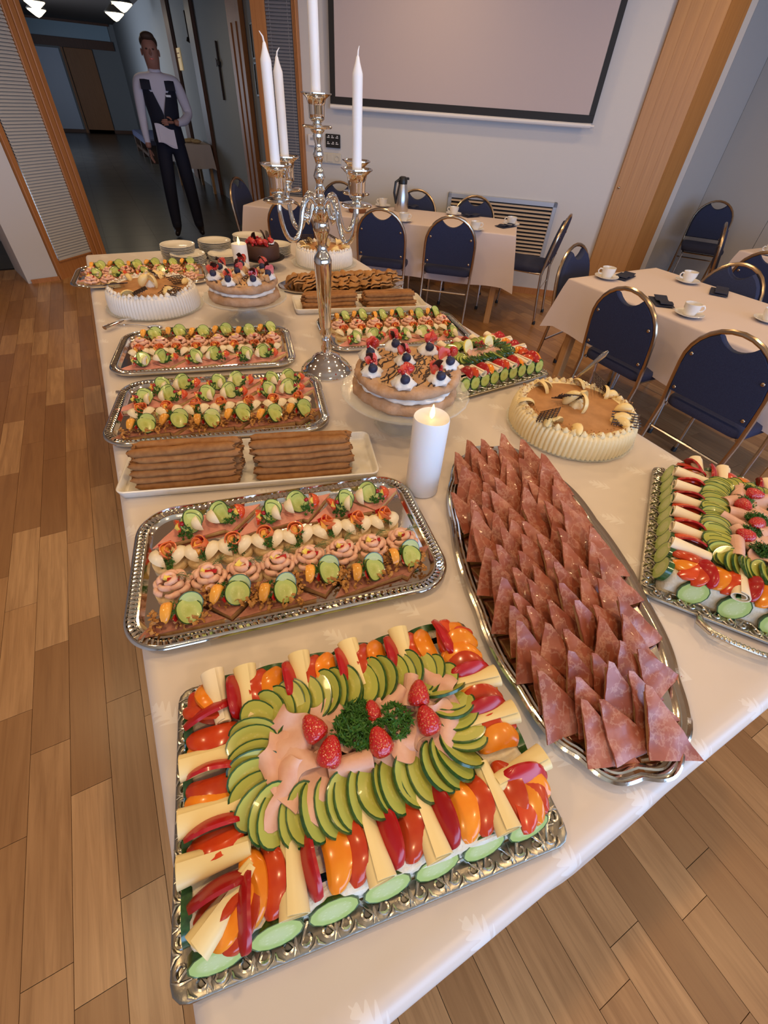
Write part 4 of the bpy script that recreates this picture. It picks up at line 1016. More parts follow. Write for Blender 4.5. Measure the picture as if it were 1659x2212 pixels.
def dill(seed):
    r = random.Random(seed); m = MB(); m.tube([(0, 0, .002), (.018, .002, .006), (.034, 0, .004)], [.0009, .0007, .0004], 4)
    for k in range(26):
        x = .006+.028*k/26; s = 1 if k % 2 else -1; L = r.uniform(.006, .012)
        m.tube([(x, 0, .005), (x+L*.6, s*L*.5, .006+r.uniform(-.003, .004)), (x+L, s*L*.8, .004+r.uniform(-.003, .004))], .00035, 3, caps=False)
    return m.mesh('dill_sprig', 'dill', 0)
DILL = [dill(s) for s in range(3)]
def shrimp_mound():
    m = MB(); r = random.Random(5)
    for lay, (n, R, z) in enumerate(((7, .020, .006), (5, .012, .0145), (2, .004, .021))):
        for k in range(n):
            a = 2*PI*k/n+lay*.5+r.uniform(-.15, .15); c = Vector((R*cos(a), R*sin(a), z)); pts = []; rad = []
            a2 = a+r.uniform(-.5, .5)+PI*0
            for i in range(7):
                f = i/6; b = -1.25+2.5*f; d = .0095
                l = Vector((d*sin(b), d*(cos(b)-.4), .0025*sin(PI*f))); pts.append(c+Matrix.Rotation(a2-PI/2, 3, 'Z') @ l); rad.append(.0066*(1-.5*f)*(.75 if i == 0 else 1))
            m.tube(pts, rad, 7)
    return m.mesh('shrimp_mound', 'shrimp', 60)
SHR = shrimp_mound()
def wedge(R, a, name, mts, sz=1.25):
    m = MB(); n = 8; k = 6; vs = []; fs = []
    for i in range(n+1):
        t_ = PI*i/n
        for j in range(k+1):
            p = -a/2+a*j/k; vs.append((R*sz*-cos(t_), R*sin(t_)*sin(p), R*sin(t_)*cos(p)))
    for i in range(n):
        for j in range(k): w = k+1; fs.append((i*w+j, (i+1)*w+j, (i+1)*w+j+1, i*w+j+1))
    m.add(vs, fs, 0); w = k+1
    for j in (0, k):
        ring = [i*w+j for i in range(n+1)]; m.f.append(tuple(ring if j else ring[::-1])); m.mi.append(1 if len(mts) > 1 else 0)
    return m.mesh(name, list(mts), 50)
EGG = wedge(.0195, 1.25, 'egg_wedge', ('egg_white', 'egg_cut')); TOM = wedge(.019, 1.1, 'tomato_wedge', ('tomato',), 1.15)
def rosette():
    m = MB(); m.sheet(lambda u, v: ((.004+.011*u)*cos(u*11), (.004+.011*u)*sin(u*11), .002+.016*v*(1-.35*u)+.002*sin(u*25)*v), 34, 3, .0016); return m.mesh('salmon_rosette', 'salmon', 60)
ROS = rosette()
m = MB(); m.prism([(-.011, -.003), (.010, -.0045), (.012, .003), (-.010, .004)], 0, .0028); PBIT = m.mesh('pepper_bit', 'pepper_red')
m = MB(); m.prism([(-.009, -.005), (.009, -.004), (.008, .005), (-.008, .006)], 0, .006); LBIT = m.mesh('lemon_bit', 'lemon_bit')
m = MB(); m.ell((0, 0, 0), (.0055, .0055, .0055), 10, 7); CUR = m.mesh('redcurrant', 'currant'); 
m = MB(); m.ell((0, 0, 0), (.0105, .0105, .0095), 14, 9); m.lathe([(.0045, .0085), (.0048, .0105), (.003, .0093), (.001, .0085)], 8); BLU = m.mesh('blueberry', 'blueberry', 50)
m = MB(); m.lathe([(.0008, -.026), (.006, -.024), (.012, -.016), (.0165, -.004), (.017, .006), (.013, .012), (.006, .013), (.001, .0115)], 18); STR = m.mesh('strawberry', 'strawberry', 60)
m = MB()
vs = [(0, y*1.0, 0) for y in (0,)]
m.prism([(.0008, -.024), (.009, -.016), (.0145, -.002), (.013, .008), (.006, .011), (0, .009), (-.006, .011), (-.013, .008), (-.0145, -.002), (-.009, -.016)], -.0035, .0035); STRC = m.mesh('strawberry_half', 'strawberry_cut', 60)
def onion(seed):
    r = random.Random(seed); m = MB()
    for k in range(95):
        x, y = r.uniform(-.055, .055), r.uniform(-.028, .028); s = r.uniform(.003, .0068)
        m.M = T(x, y, r.uniform(.001, .009)) @ Euler((r.uniform(-1, 1), r.uniform(-1, 1), r.random()*6)).to_matrix().to_4x4()
        m.sheet(lambda u, v: (s*(u-.5)*2.2, s*(v-.5), s*.6*sin(PI*u)), 3, 1, .0008)
    m.M = Matrix.Identity(4); return m.mesh('fried_onion', 'onion', 0)
ONI = [onion(s) for s in range(3)]
def tri(L, D, z0, z1, mt, name, wav=0): m = MB(); m.prism([(-L/2, -D/2), (L/2, -D/2), (0, D/2)], z0, z1); return m.mesh(name, mt, 0)
def slab(L, D, z, mt, name, r=1):
    m = MB(); c = [Vector((-L/2, -D/2)), Vector((L/2, -D/2)), Vector((0, D/2))]
    def fn(u, v): p = c[0].lerp(c[1], u).lerp(c[2], v); return (p.x, p.y, z+.0016*sin(p.x*70)*cos(p.y*90))
    m.sheet(fn, 8, 6, .0022); return m.mesh(name, mt, 60)
BT_H = tri(.150, .066, 0, .012, 'bread_white', 'bread'); HAMS = slab(.158, .073, .0145, 'ham_pink', 'ham_slice')
BT_B = tri(.150, .066, 0, .013, 'bread_brown', 'bread'); BEEF = slab(.156, .071, .0155, 'beef_brown', 'beef_slice')
m = MB(); m.lathe([(.001, 0), (.031, 0), (.037, .004), (.037, .011), (.034, .014), (.001, .014)], 22); BR = m.mesh('bread_round', 'bread_white', 60)
m = MB(); m.ell((0, 0, .003), (.011, .009, .006), 10, 6); MAY = m.mesh('mayonnaise', 'mayo')
PEACH = strip(.044, .022, .010, .010, 'peach_slice', 'peach')

def R3(x, y, z): return Euler((x, y, z)).to_matrix().to_4x4()
def put(name, me, par, x, y, z, rx=0, ry=0, rz=0, s=1, **kw):
    o = ob(name, me, par, (x, y, z), (rx, ry, rz), s, **kw); return o
def sandwich(kind, label, mx, grp, i, flip):
    r = random.Random(hash((round(mx.translation.x*1e4), round(mx.translation.y*1e4))) & 0xffff)
    nm = {'ham': 'ham_sandwich', 'beef': 'roast_beef_sandwich', 'shrimp': 'shrimp_sandwich', 'salmon': 'salmon_sandwich'}[kind]
    t = ob(nm, None, None, mx=mx, label=label, cat='sandwich', group=grp); j = lambda a: r.uniform(-a, a)
    k = PI if flip else 0; S = RZ(k)
    if kind in ('ham', 'beef'):
        y0 = -.008 if not flip else .008
        ob('bread', BT_H if kind == 'ham' else BT_B, t, rot=(0, 0, k)); ob('ham_slice' if kind == 'ham' else 'beef_slice', HAMS if kind == 'ham' else BEEF, t, (0, 0, 0), (0, 0, k))
        z = .017
        if kind == 'ham':
            q = 1 if i % 2 == 0 else -1
            put('tomato_wedge', TOM, t, -.024*q, y0+.002, z+.008, .6+j(.2), j(.2), .5*PI+j(.3), 1.05)
            put('egg_wedge', EGG, t, .026*q, y0, z+.010, -.7, j(.2), PI/2+j(.3), 1.05)
            put('cucumber_slice', CUKE, t, .009*q, y0-.003, z+.020, .85, .25*q, .2*q+j(.2), 1.15); put('cucumber_slice', CUKE_B, t, .013*q, y0+.006, z+.023, .95, .3*q, .25*q+j(.2), 1.15)
            put('lemon_bit', LBIT, t, -.020*q, y0-.006, z+.020, .9, 0, 1.2+j(.3), .9)
            put('parsley_sprig', PARS[i % 4], t, -.006*q, y0-.016, z+.010, .7, 0, j(2), 1.3)
            put('redcurrant', CUR, t, -.008*q, y0-.006, z+.027, s=1.05)
        else:
            ob('fried_onion', ONI[i % 3], t, (0, y0, z), (0, 0, j(.3)), kind='stuff')
            put('peach_slice', PEACH, t, -.022, y0+.002, z+.014, 1.0, .2, 1.3+j(.3))
            put('mayonnaise', MAY, t, .0, y0, z+.006)
            put('cucumber_slice', CUKE_B, t, .016, y0-.004, z+.017, .65, .35, .3+j(.3), 1.2); put('cucumber_slice', CUKE, t, .022, y0+.011, z+.021, .95, .2, j(.3), 1.1)
            put('pepper_bit', PBIT, t, -.004, y0-.010, z+.020, 1.1, 0, 1.3+j(.3), 1.1); put('parsley_sprig', PARS[i % 4], t, -.010, y0+.004, z+.022, .4, 0, j(2), 1.15)
    else:
        ob('bread_round', BR, t); z = .014
        if kind == 'salmon':
            put('egg_wedge', EGG, t, -.019, -.004, z+.004, -.35, 0, PI/2+.45, 1.1); put('egg_wedge', EGG, t, .019, -.004, z+.004, .35, 0, PI/2-.45, 1.1)
            put('peach_slice', PEACH, t, -.009, .004, z+.012, 1.1, 0, 1.4, .85)
            put('salmon_rosette', ROS, t, .001, .006, z+.012, .40, 0, j(2), 1.4); put('pepper_bit', PBIT, t, -.004, .020, z+.024, 1.0, 0, .3, 1.2)
            put('parsley_sprig', PARS[i % 4], t, .001, -.014, z+.012, .8, 0, j(2), 1.45)
        else:
            put('shrimp_mound', SHR, t, 0, 0, z, rz=j(3), s=1.22); put('mayonnaise', MAY, t, 0, .003, z+.022, s=.7)
            put('lemon_bit', LBIT, t, -.007, .006, z+.026, .6, 0, 1.1+j(.4)); put('pepper_bit', PBIT, t, .007, -.003, z+.027, .5, 0, .1+j(.4), 1.05)
            put('dill_sprig', DILL[i % 3], t, .006, .006, z+.026, 0, 0, .2+j(.6), 1)
DESC = {'ham': 'ham triangle with egg and cucumber', 'beef': 'roast beef triangle with fried onion', 'shrimp': 'round shrimp sandwich', 'salmon': 'round salmon and egg sandwich'}
def fill(tname, c, deg, rows, zoff=.0055, yaw=None):
    A = math.radians(deg); base = T(c[0], c[1], TOP+zoff) @ RZ(A)
    for ri, (kind, u0, u1, v0, v1, n, rname, stag) in enumerate(rows):
        for i in range(n):
            f = i/(n-1) if n > 1 else .5; flip = (i % 2 == 1) if kind in ('ham', 'beef') else False
            u = u0+(u1-u0)*f; v = v0+(v1-v0)*f+(stag if i % 2 else 0)
            mx = base @ T(u+rnd.uniform(-.002, .002), v+rnd.uniform(-.002, .002), 0) @ RZ(-A*.35+rnd.uniform(-.08, .08))
            sandwich(kind, '%s, %s from left in %s row of %s' % (DESC[kind], ORD[i], rname, tname), mx, kind+' sandwiches on '+tname, i, flip)
fill('front tray', (.1496, .646), -11, [('ham', -.215, .222, .112, .098, 6, 'back', .004), ('salmon', -.250, .225, .030, .022, 8, 'second', 0), ('shrimp', -.242, .244, -.050, -.052, 8, 'third', 0), ('beef', -.225, .228, -.122, -.116, 6, 'nearest', .004)])
fill('second tray', (.157, 1.316), -14.5, [('ham', -.20, .232, .112, .108, 6, 'back', 0), ('ham', -.245, .225, .040, .036, 6, 'second', 0), ('salmon', -.235, .240, -.036, -.036, 7, 'third', 0), ('beef', -.225, .228, -.116, -.110, 6, 'nearest', 0)])
fill('third tray', (.201, 1.761), -13.5, [('beef', -.215, .23, .108, .10, 6, 'back', 0), ('shrimp', -.24, .25, .034, .030, 8, 'second', 0), ('salmon', -.235, .242, -.042, -.045, 8, 'third', 0), ('ham', -.222, .222, -.122, -.122, 6, 'nearest', 0)])
fill('candelabra tray', (.987, 1.683), -12, [('beef', -.22, .22, .110, .105, 6, 'back', 0), ('shrimp', -.24, .24, .036, .034, 7, 'second', 0), ('salmon', -.235, .235, -.040, -.040, 7, 'third', 0), ('ham', -.215, .215, -.120, -.120, 5, 'nearest', 0)])
fill('far left tray', (.087, 2.80), -7.5, [('beef', -.22, .22, .10, .10, 6, 'back', 0), ('shrimp', -.24, .24, .03, .03, 7, 'second', 0), ('ham', -.22, .22, -.045, -.045, 5, 'third', 0), ('shrimp', -.23, .23, -.115, -.115, 7, 'nearest', 0)])

# ================================================================ SANDWICH CAKES
def foldsheet(seed, s=1.):
    r = random.Random(seed); a, b, c = r.uniform(3, 5), r.uniform(0, 6), r.uniform(.6, 1.1); m = MB()
    def fn(u, v):
        k = v*2-1; w_ = 1+.18*sin(9*v+b)
        return ((u-.5)*.062*s*w_+.006*sin(6*v+b), k*.034*s*(1-.2*u)+.003*s*sin(a*u*2+b), .010+.016*s*(1-k*k)*(.35+.65*u)*c+.005*s*sin(7*v+3*u+b))
    m.sheet(fn, 9, 16, .0018, 0, 1); return m.mesh('turkey_fold', ['turkey', 'turkey_edge'], 70)
TUR = [foldsheet(s) for s in range(5)]
def tube_fold():
    m = MB(); m.sheet(lambda u, v: (-.028+.056*u, (.011+.003*u)*cos(v*7.2), .013+(.011+.003*u)*sin(v*7.2)), 5, 22, .0018, 0, 1); return m.mesh('turkey_roll', ['turkey', 'turkey_edge'], 70)
TURR = tube_fold()
def cake_body(hw, hd, h):
    path = rrect(2*hw, 2*hd, .018, 4, (16, 12)); r = random.Random(2)
    m = loft(path, [(-.003, 0), (-.001, h*.3), (0, h*.8), (.003, h*.96), (.012, h), (.03, h)], mod=lambda i, j: (r.uniform(-.0015, .0015) if j < 4 else 0, 0)); return m.mesh('cake_body', 'sponge_side', 60)
def sandwich_cake(label, c, deg, hw, hd, seqs, ring, center, sides, h=.062, cheese=None, nring=64, sidemesh=None, sidescale=1.):
    z0 = TOP+.0065; A = math.radians(deg); r = random.Random(int(c[0]*1000)); H = h
    t = ob('sandwich_cake', None, None, (c[0], c[1], z0), (0, 0, A), label=label, cat='sandwich cake', group='decorated sandwich cakes')
    ob('cake_body', cake_body(hw, hd, h), t)
    def item(code, x, y, ang, s=1.):
        if code in 'CW': put('cheese_roll' if code == 'C' else 'egg_roll', CHE[code], t, x, y, H-.001, 0, 0, ang, (s, s*1.45, s*1.15))
        elif code == 'E': put('egg_wedge', EGG, t, x, y, H+.012, 0, 0, ang, 1.3)
        else: put('pepper_strip', PEP[code], t, x, y, H+(.007 if code == 'R' else .002), (r.uniform(.75, 1.05) if code == 'R' else r.uniform(.1, .5)*(1 if r.random() < .8 else -.3)), r.uniform(-.02, .14), ang, (s*r.uniform(1.0, 1.12), s*1.30, s*1.1))
    for (seq, p, q, ang) in seqs['edges']:
        n = len(seq)
        for i, cde in enumerate(seq):
            f = (i+.5)/n; item(cde, p[0]+(q[0]-p[0])*f, p[1]+(q[1]-p[1])*f, ang+r.uniform(-.08, .08), seqs.get('s', 1.))
    for (seq, p, a0, a1, rad) in seqs['fans']:
        n = len(seq)
        for i, cde in enumerate(seq):
            a = a0+(a1-a0)*i/max(1, n-1); item(cde, p[0]+rad*cos(a), p[1]+rad*sin(a), a+r.uniform(-.06, .06), seqs.get('s', 1.))
    # ring of overlapping cucumber slices
    cx, cy, ra, rb, sc = ring; pts = []
    for i in range(800):
        th = 2*PI*i/800; e = 2/4.2; pts.append((cx+ra*math.copysign(abs(cos(th))**e, cos(th)), cy+rb*math.copysign(abs(sin(th))**e, sin(th)), th))
    Ls = [0]
    for i in range(1, 801): a, b = pts[i % 800], pts[i-1]; Ls.append(Ls[-1]+math.hypot(a[0]-b[0], a[1]-b[1]))
    k = 0
    for i in range(nring):
        s = Ls[-1]*(i+r.uniform(-.34, .34))/nring % Ls[-1]
        k = next(q for q in range(801) if Ls[q] >= s) % 800; x, y, th = pts[k]; a, b = pts[(k+4) % 800], pts[k-4]
        tg = math.atan2(a[1]-b[1], a[0]-b[0])
        mx = T(x, y, H+.0165) @ RZ(tg-PI/2) @ RY(r.uniform(-.12, .12)) @ RX(-.52+r.choice((-.26, -.12, 0, .12, .24))+r.uniform(-.1, .1)) @ RZ(r.uniform(-.1, .1)) @ Matrix.Diagonal((sc, sc, 1, 1))
        ob('cucumber_slice', CUKE_O if i % 3 else CUKE_O2, t, mx=mx)
    for (nm, me, x, y, z, rx, ry, rz, s) in center: put(nm, me, t, x, y, H+z, rx, ry, rz, s)
    # large slices leaning on the sides
    for (p, q, n, out, tilt, ln, me) in sides:
        for i in range(n):
            f = (i+.5)/n; x, y = p[0]+(q[0]-p[0])*f, p[1]+(q[1]-p[1])*f; tg = math.atan2(q[1]-p[1], q[0]-p[0])
            ob('cucumber_slice', me, t, mx=T(x, y, .036+.004*r.random()) @ RZ(tg) @ RX(PI/2-tilt) @ RZ(ln+r.uniform(-.08, .08)))
    return t
hw, hd = .232, .154
SX = {'edges': [('OVCROVCRVCROVCV', (-.175, -.112), (.195, -.112), -PI/2), ('RCVORCVORCVORCVO', (-.175, .120), (.165, .120), PI/2),
                ('VOCRVOCRVC', (-.198, .082), (-.198, -.082), PI), ('OVCRVOCRVO', (.202, -.06), (.202, .092), 0)],
      'fans': [('RVVOW', (-.185, .108), 3.35, 1.75, .018), ('RVOVO', (.19, .108), 1.7, .05, .02), ('RVCOVR', (-.165, -.10), 3.35, 4.65, .03), ('VOVORC', (.185, -.100), -1.5, .15, .026)], 's': .95}
CEN = [('turkey_fold', TUR[0], -.100, .030, .004, .12, -.2, .6, 1.25), ('turkey_fold', TUR[1], -.098, .000, .006, .12, .1, 2.2, 1.2), ('turkey_fold', TUR[2], -.086, -.034, .006, .12, 0, 1.2, 1.2), ('turkey_roll', TURR, -.018, -.024, .003, 0, 0, -.05, 1.1),
       ('turkey_fold', TUR[3], .045, -.014, .004, .12, 0, .3, 1.1), ('turkey_fold', TUR[4], .068, .000, .006, .12, .1, 1.9, 1.1), ('turkey_fold', TUR[1], .112, -.016, .004, .12, 0, 1.2, 1.15), ('turkey_fold', TUR[2], .128, .036, .006, .12, 0, -.5, 1.15),
       ('turkey_roll', TURR, .062, .040, .004, 0, 0, .5, 1.0), ('turkey_fold', TUR[0], -.035, .030, .004, .12, 0, 1.5, 1.1), ('turkey_fold', TUR[3], .020, .020, .004, .12, 0, .2, 1.1), ('turkey_roll', TURR, .095, .048, .008, 0, 0, 1.1, .9),
       ('strawberry', STR, -.056, .026, .036, 1.9, .2, .5, 1.0), ('strawberry', STR, -.044, -.010, .034, 2.0, -.1, -.5, 1.02), ('strawberry', STR, .028, -.016, .034, 2.2, .1, .3, 1.0), ('strawberry', STR, .103, -.008, .034, 2.1, 0, .2, 1.02), ('strawberry', STR, .101, .031, .036, 2.0, .1, -.3, .98), ('strawberry', STR, .030, .030, .024, 2.0, 0, 0, .8),
       ('parsley_sprig', PARS_BIG[0], .000, .018, .022, 0, 0, 0, .95), ('parsley_sprig', PARS_BIG[1], .008, .034, .024, 0, 0, 1, .7), ('parsley_sprig', PARS_BIG[1], .056, .010, .026, 0, 0, 2, .8)]
SD = [((-.240, -.157), (.232, -.150), 7, -1, .34, .12, CUKE_MID), ((-.236, .14), (-.236, -.14), 4, -1, .12, 0, CUKE_BIG), ((.236, -.13), (.236, .14), 5, 1, .12, 0, CUKE_BIG), ((.20, .158), (-.21, .158), 6, 1, .1, .1, CUKE_BIG)]
sandwich_cake('nearest sandwich cake with cucumber ring, strawberries and pepper strips', (.100, .190), -10.8, hw, hd, SX, (.004, .010, .148, .074, 1.10), CEN, SD, nring=52)
# right cake (long axis points away)
SX2 = {'edges': [('VWRVWRVWRVWRVWRVWR', (-.175, .125), (.18, .125), PI/2), ('OVWROVWRO', (-.198, .085), (-.198, -.10), PI), ('RWVORWV', (.198, .085), (.198, -.1), 0), ('VWRVWRVWRV', (-.17, -.12), (.18, -.12), -PI/2)],
       'fans': [('RVVO', (-.185, .105), 3.6, 1.9, .02), ('OVRW', (.185, .105), 1.7, .1, .02)], 's': .9}
CEN2 = [('turkey_roll', TURR, -.10+.045*i, .030+.008*(-1)**i, .004, 0, 0, .6*i, 1.1) for i in range(6)]+[('turkey_fold', TUR[i % 5], -.09+.05*i, -.012, .004, .3, 0, i*1.3, 1.1) for i in range(5)]+\
       [('strawberry', STR, -.06+.06*i, .010+.012*(-1)**i, .030, 1.9, 0, i, .95) for i in range(4)]+[('parsley_sprig', PARS_BIG[i % 2], -.085+.055*i, -.006+.02*(i % 2), .022, 0, 0, i, .72) for i in range(5)]
SD2 = [((-.232, .14), (-.232, -.16), 4, -1, .16, 1.25, CUKE_MID), ((.21, .162), (-.22, .162), 9, 1, .12, .85, CUKE_BIG), ((.235, -.14), (.235, .14), 5, 1, .1, 0, CUKE_BIG)]
sandwich_cake('right sandwich cake with cucumber slices on its sides, cut by photo edge', (1.105, .195), 34, .228, .158, SX2, (.0, .0, .150, .078, .95), CEN2, SD2, nring=84)
SX3 = {'edges': [('RVWROWRVWROWVR', (-.17, -.112), (.175, -.112), -PI/2), ('RVWOVWRVWOVW', (-.16, .10), (.16, .10), PI/2), ('VOWRVOW', (-.175, .08), (-.175, -.08), PI), ('VOWRVOWR', (.172, -.075), (.172, .085), 0)],
       'fans': [('VOV', (.165, -.10), -1.4, 0, .015), ('OVR', (.16, .09), 1.5, .1, .015)], 's': .78}
CEN3 = [('lemon_slice', LEMON, -.055, .012, .034, 1.15, .1, .3, 1.05), ('lemon_slice', LEMON, .045, .012, .034, 1.15, -.1, .3, 1.05), ('turkey_fold', TUR[0], 0, -.01, .003, .2, 0, .5, 1.1), ('turkey_fold', TUR[1], -.05, -.02, .003, .2, 0, 1.5, 1), ('turkey_fold', TUR[2], .05, -.02, .003, .2, 0, .9, 1)]+\
       [('redcurrant', CUR, -.012+.009*(i % 4), .0+.010*(i//4), .032+.004*(i % 3), 0, 0, 0, 1.15) for i in range(12)]+[('dill_sprig', DILL[i % 3], (-.06, -.03, .02, .07, .06)[i], -.03+.01*(i % 2), .034, 0, 0, i*1.2, 1.4) for i in range(5)]+[('parsley_sprig', PARS[2], .0, .04, .02, 0, 0, 0, 1.3)]
SD3 = [((-.205, -.142), (.205, -.142), 9, -1, .15, PI/2, CUKE_ZIG), ((.204, -.12), (.204, .12), 5, 1, .1, PI/2, CUKE_ZIG)]
sandwich_cake('sandwich cake with lemon slices and dill behind the pavlova', (1.115, 1.235), 3, .200, .136, SX3, (-.0, .006, .118, .062, .75), CEN3, SD3, h=.056, nring=62)

# ================================================================ SMOKED HAM TRIANGLES
m = MB(); TRI = [(-.040, 0), (.066, 0), (-.026, .104)]
m.prism([(-.033, .004), (.056, .004), (-.021, .094)], .003, .0115); HB = m.mesh('bread', 'bread_brown', 0)
HSL = []
for sd in range(6):
    r = random.Random(sd); m = MB(); c = [Vector((p[0]*1.06+r.uniform(-.003, .003), p[1]*1.04-.004+r.uniform(-.003, .003))) for p in TRI]; a, b_ = r.uniform(50, 90), r.uniform(0, 6)
    def fn(u, v): p = c[0].lerp(c[1], u).lerp(c[2].lerp(c[2]+Vector((.012, -.004)), u), v); return (p.x, p.y, .0135+.0022*sin(p.x*a+b_)*cos(p.y*60)+.001*sin(p.y*170+b_))
    m.sheet(fn, 8, 10, .0025)
    HSL.append(m.mesh('ham_slice', 'smoked_ham', 60))
hb = T(*OVC, TOP+.005) @ RZ(OVA)
rr_ = random.Random(4); NR = 17; cnt = 0
for row in range(NR):
    x = -.385+row*.0455; half = .142*math.sqrt(max(0.05, 1-abs(x/.44)**2.6)); n = max(3, int(round(2*half/.047)))
    for k in range(n):
        y = half+.012-2*half*(k+.5)/n+(.010 if row % 2 else -.010)+rr_.uniform(-.004, .004)
        tilt = .64-.013*row+rr_.uniform(-.10, .10) if row else .5
        mx = hb @ T(x+rr_.uniform(-.005, .005)-.018, y, .004+.002*k) @ RZ(-PI/2+rr_.uniform(-.30, .30)+.10) @ RX(tilt) @ RY(.16+rr_.uniform(-.06, .06)) @ Matrix.Diagonal((rr_.uniform(.82, 1.0), rr_.uniform(.85, 1.08), 1, 1))
        lab = 'smoked ham triangle, %s from left in the %s row of the oval platter' % (ORD[k], ['nearest', 'second', 'third', 'fourth', 'fifth', 'sixth', 'seventh', 'eighth', 'ninth', 'tenth', 'eleventh', 'twelfth', 'thirteenth', 'fourteenth', 'fifteenth', 'sixteenth', 'farthest'][row])
        t = ob('ham_triangle', None, None, mx=mx, label=lab, cat='sandwich', group='smoked ham triangles on the oval platter')
        ob('bread', HB, t); ob('ham_slice', HSL[cnt % 6], t); cnt += 1

# ================================================================ CREPE ROLLS AND PASTRIES
ROLLS = []
for sd in range(5):
    r = random.Random(40+sd); m = MB(); L = .248; N = 22; K = 14; vs = []; fs = []
    ph, am = r.uniform(0, 6), r.uniform(.4, 1)
    for i in range(N+1):
        u = i/N; x = (u-.5)*L; e = 1-.35*max(0, abs(2*u-1)-.9)/.1
        for j in range(K):
            a = 2*PI*j/K; R_ = .0128*e*(1+.06*sin(5*u*PI+ph+a)+.05*sin(17*u+3*a)); step = .0022*((a+.9) % (2*PI))/(2*PI)
            vs.append((x+(.004*sin(3*a+ph) if i in (0, N) else 0), (R_+step)*cos(a)+.0015*sin(4*u+ph)*am, (R_+step)*.68*sin(a)+.0012*sin(6*u+ph)))
    for i in range(N):
        for j in range(K): fs.append((i*K+j, (i+1)*K+j, (i+1)*K+(j+1) % K, i*K+(j+1) % K))
    m.add(vs, fs+[tuple(range(K)), tuple(N*K+K-1-j for j in range(K))])
    m.tube([(x_*L/2, .0, .0) for x_ in (-1.01, 1.01)], .004, 6); ROLLS.append(m.mesh('crepe_roll', 'crepe', 40))
def crepe_stack(tname, c, deg, u, v0, lay, sname, yaw=0, sc=1):
    base = T(c[0], c[1], TOP+.0065) @ RZ(math.radians(deg)); q = 0
    for j, n in enumerate(lay):
        for k in range(n):
            v = v0+.0125*j*.55+.0255*k+rnd.uniform(-.0015, .0015)
            mx = base @ T(u+rnd.uniform(-.012, .012), v*sc, .0095+.0158*j) @ RZ(yaw+rnd.uniform(-.02, .02)) @ RX(rnd.uniform(-.5, .5)*.2) @ Matrix.Diagonal((sc, 1, 1, 1))
            ob('crepe_roll', ROLLS[q % 5], None, mx=mx, label='crepe roll in %s layer, %s from front, %s stack on %s' % (('bottom', 'second', 'third', 'fourth', 'fifth', 'sixth')[j], ORD[k], sname, tname), cat='crepe', group='crepe rolls on '+tname); q += 1
crepe_stack('front white tray', (.166, .985), -17, -.163, -.068, (6, 5, 4, 4, 3, 2), 'left', .02)
crepe_stack('front white tray', (.166, .985), -17, .130, -.068, (6, 5, 4, 4, 3, 2), 'right', .0)
crepe_stack('rear white tray', (.992, 2.045), -14, -.155, -.066, (6, 5, 4, 3), 'left', .02)
crepe_stack('rear white tray', (.992, 2.045), -14, .140, -.066, (6, 5, 4, 3), 'right', .0)
PAS = []
for sd in range(3):
    r = random.Random(sd+70); m = MB(); q = r.uniform(.85, 1.15)
    for lay in (0, 1):
        m.sheet(lambda u, v: (-.04+.082*u*cos(.55*(2*v-1)), .078*u*sin(.55*(2*v-1))*(1-.1*lay), .004+lay*.013+(.012+.010*lay)*sin(PI*min(1, u*1.05))*(1-.7*(2*v-1)**2)*q+.003*sin(9*v+5*u+sd)), 7, 8, .006)
    PAS.append(m.mesh('folded_pastry', 'pastry', 60))
pb = T(1.04, 2.36, TOP+.005) @ RZ(math.radians(-9))
for row in range(5):
    for k in range(10):
        x = -.27+.06*k+(.02 if row % 2 else 0); y = -.10+.048*row
        if (x/.32)**2+(y/.135)**2 > 1.05: continue
        mx = pb @ T(x+rnd.uniform(-.006, .006), y+rnd.uniform(-.005, .005), .002+.022*(1-abs(row-2)/2.2)) @ RZ(-1.0+rnd.uniform(-.4, .4)) @ RY(-.5+rnd.uniform(-.2, .2)) @ RX(rnd.uniform(-.25, .25))
        ob('folded_pastry', PAS[(row+k) % 3], None, mx=mx, label='folded brown pastry, %s from left in %s row of the pastry platter' % (ORD[k], ORD[row]), cat='pastry', group='folded pastries on the oval platter')

# ================================================================ CREAM CAKES
m = MB(); m.lathe([(.001, -.002), (.0125, -.002), (.0135, .004), (.009, .009), (.004, .014), (.001, .017)], 16, mod=lambda a, j, r, z: (r*(1+.18*sin(a*6+z*150)), z)); ROSE = {'cream': m.mesh('cream_rosette', 'cream', 70), 'cream_white': m.mesh('cream_rosette', 'cream_white', 70)}
m = MB(); m.lathe([(.001, -.004), (.026, -.004), (.028, .004), (.020, .013), (.009, .022), (.002, .028), (.0005, .030)], 20, mod=lambda a, j, r, z: (r*(1+.16*sin(a*6+z*120)), z)); DOL = m.mesh('cream_dollop', 'cream_white', 70)
PEAR = strip(.066, .034, .006, .009, 'pear_slice', 'pear', blunt=.22)
LAT = []
for sd in range(2):
    r = random.Random(sd+5); m = MB()
    for k in range(6): y = -.022+.009*k+r.uniform(-.001, .001); m.tube([(-.032+r.uniform(-.004, .004), y, 0), (0, y+r.uniform(-.002, .002), .001), (.032+r.uniform(-.004, .004), y, 0)], .0016, 5)
    for k in range(6): x = -.028+.011*k; m.tube([(x-.006, -.024, .0015), (x+.006, .024, .0015)], .0011, 5)
    LAT.append(m.mesh('chocolate_lattice', 'chocolate', 50))
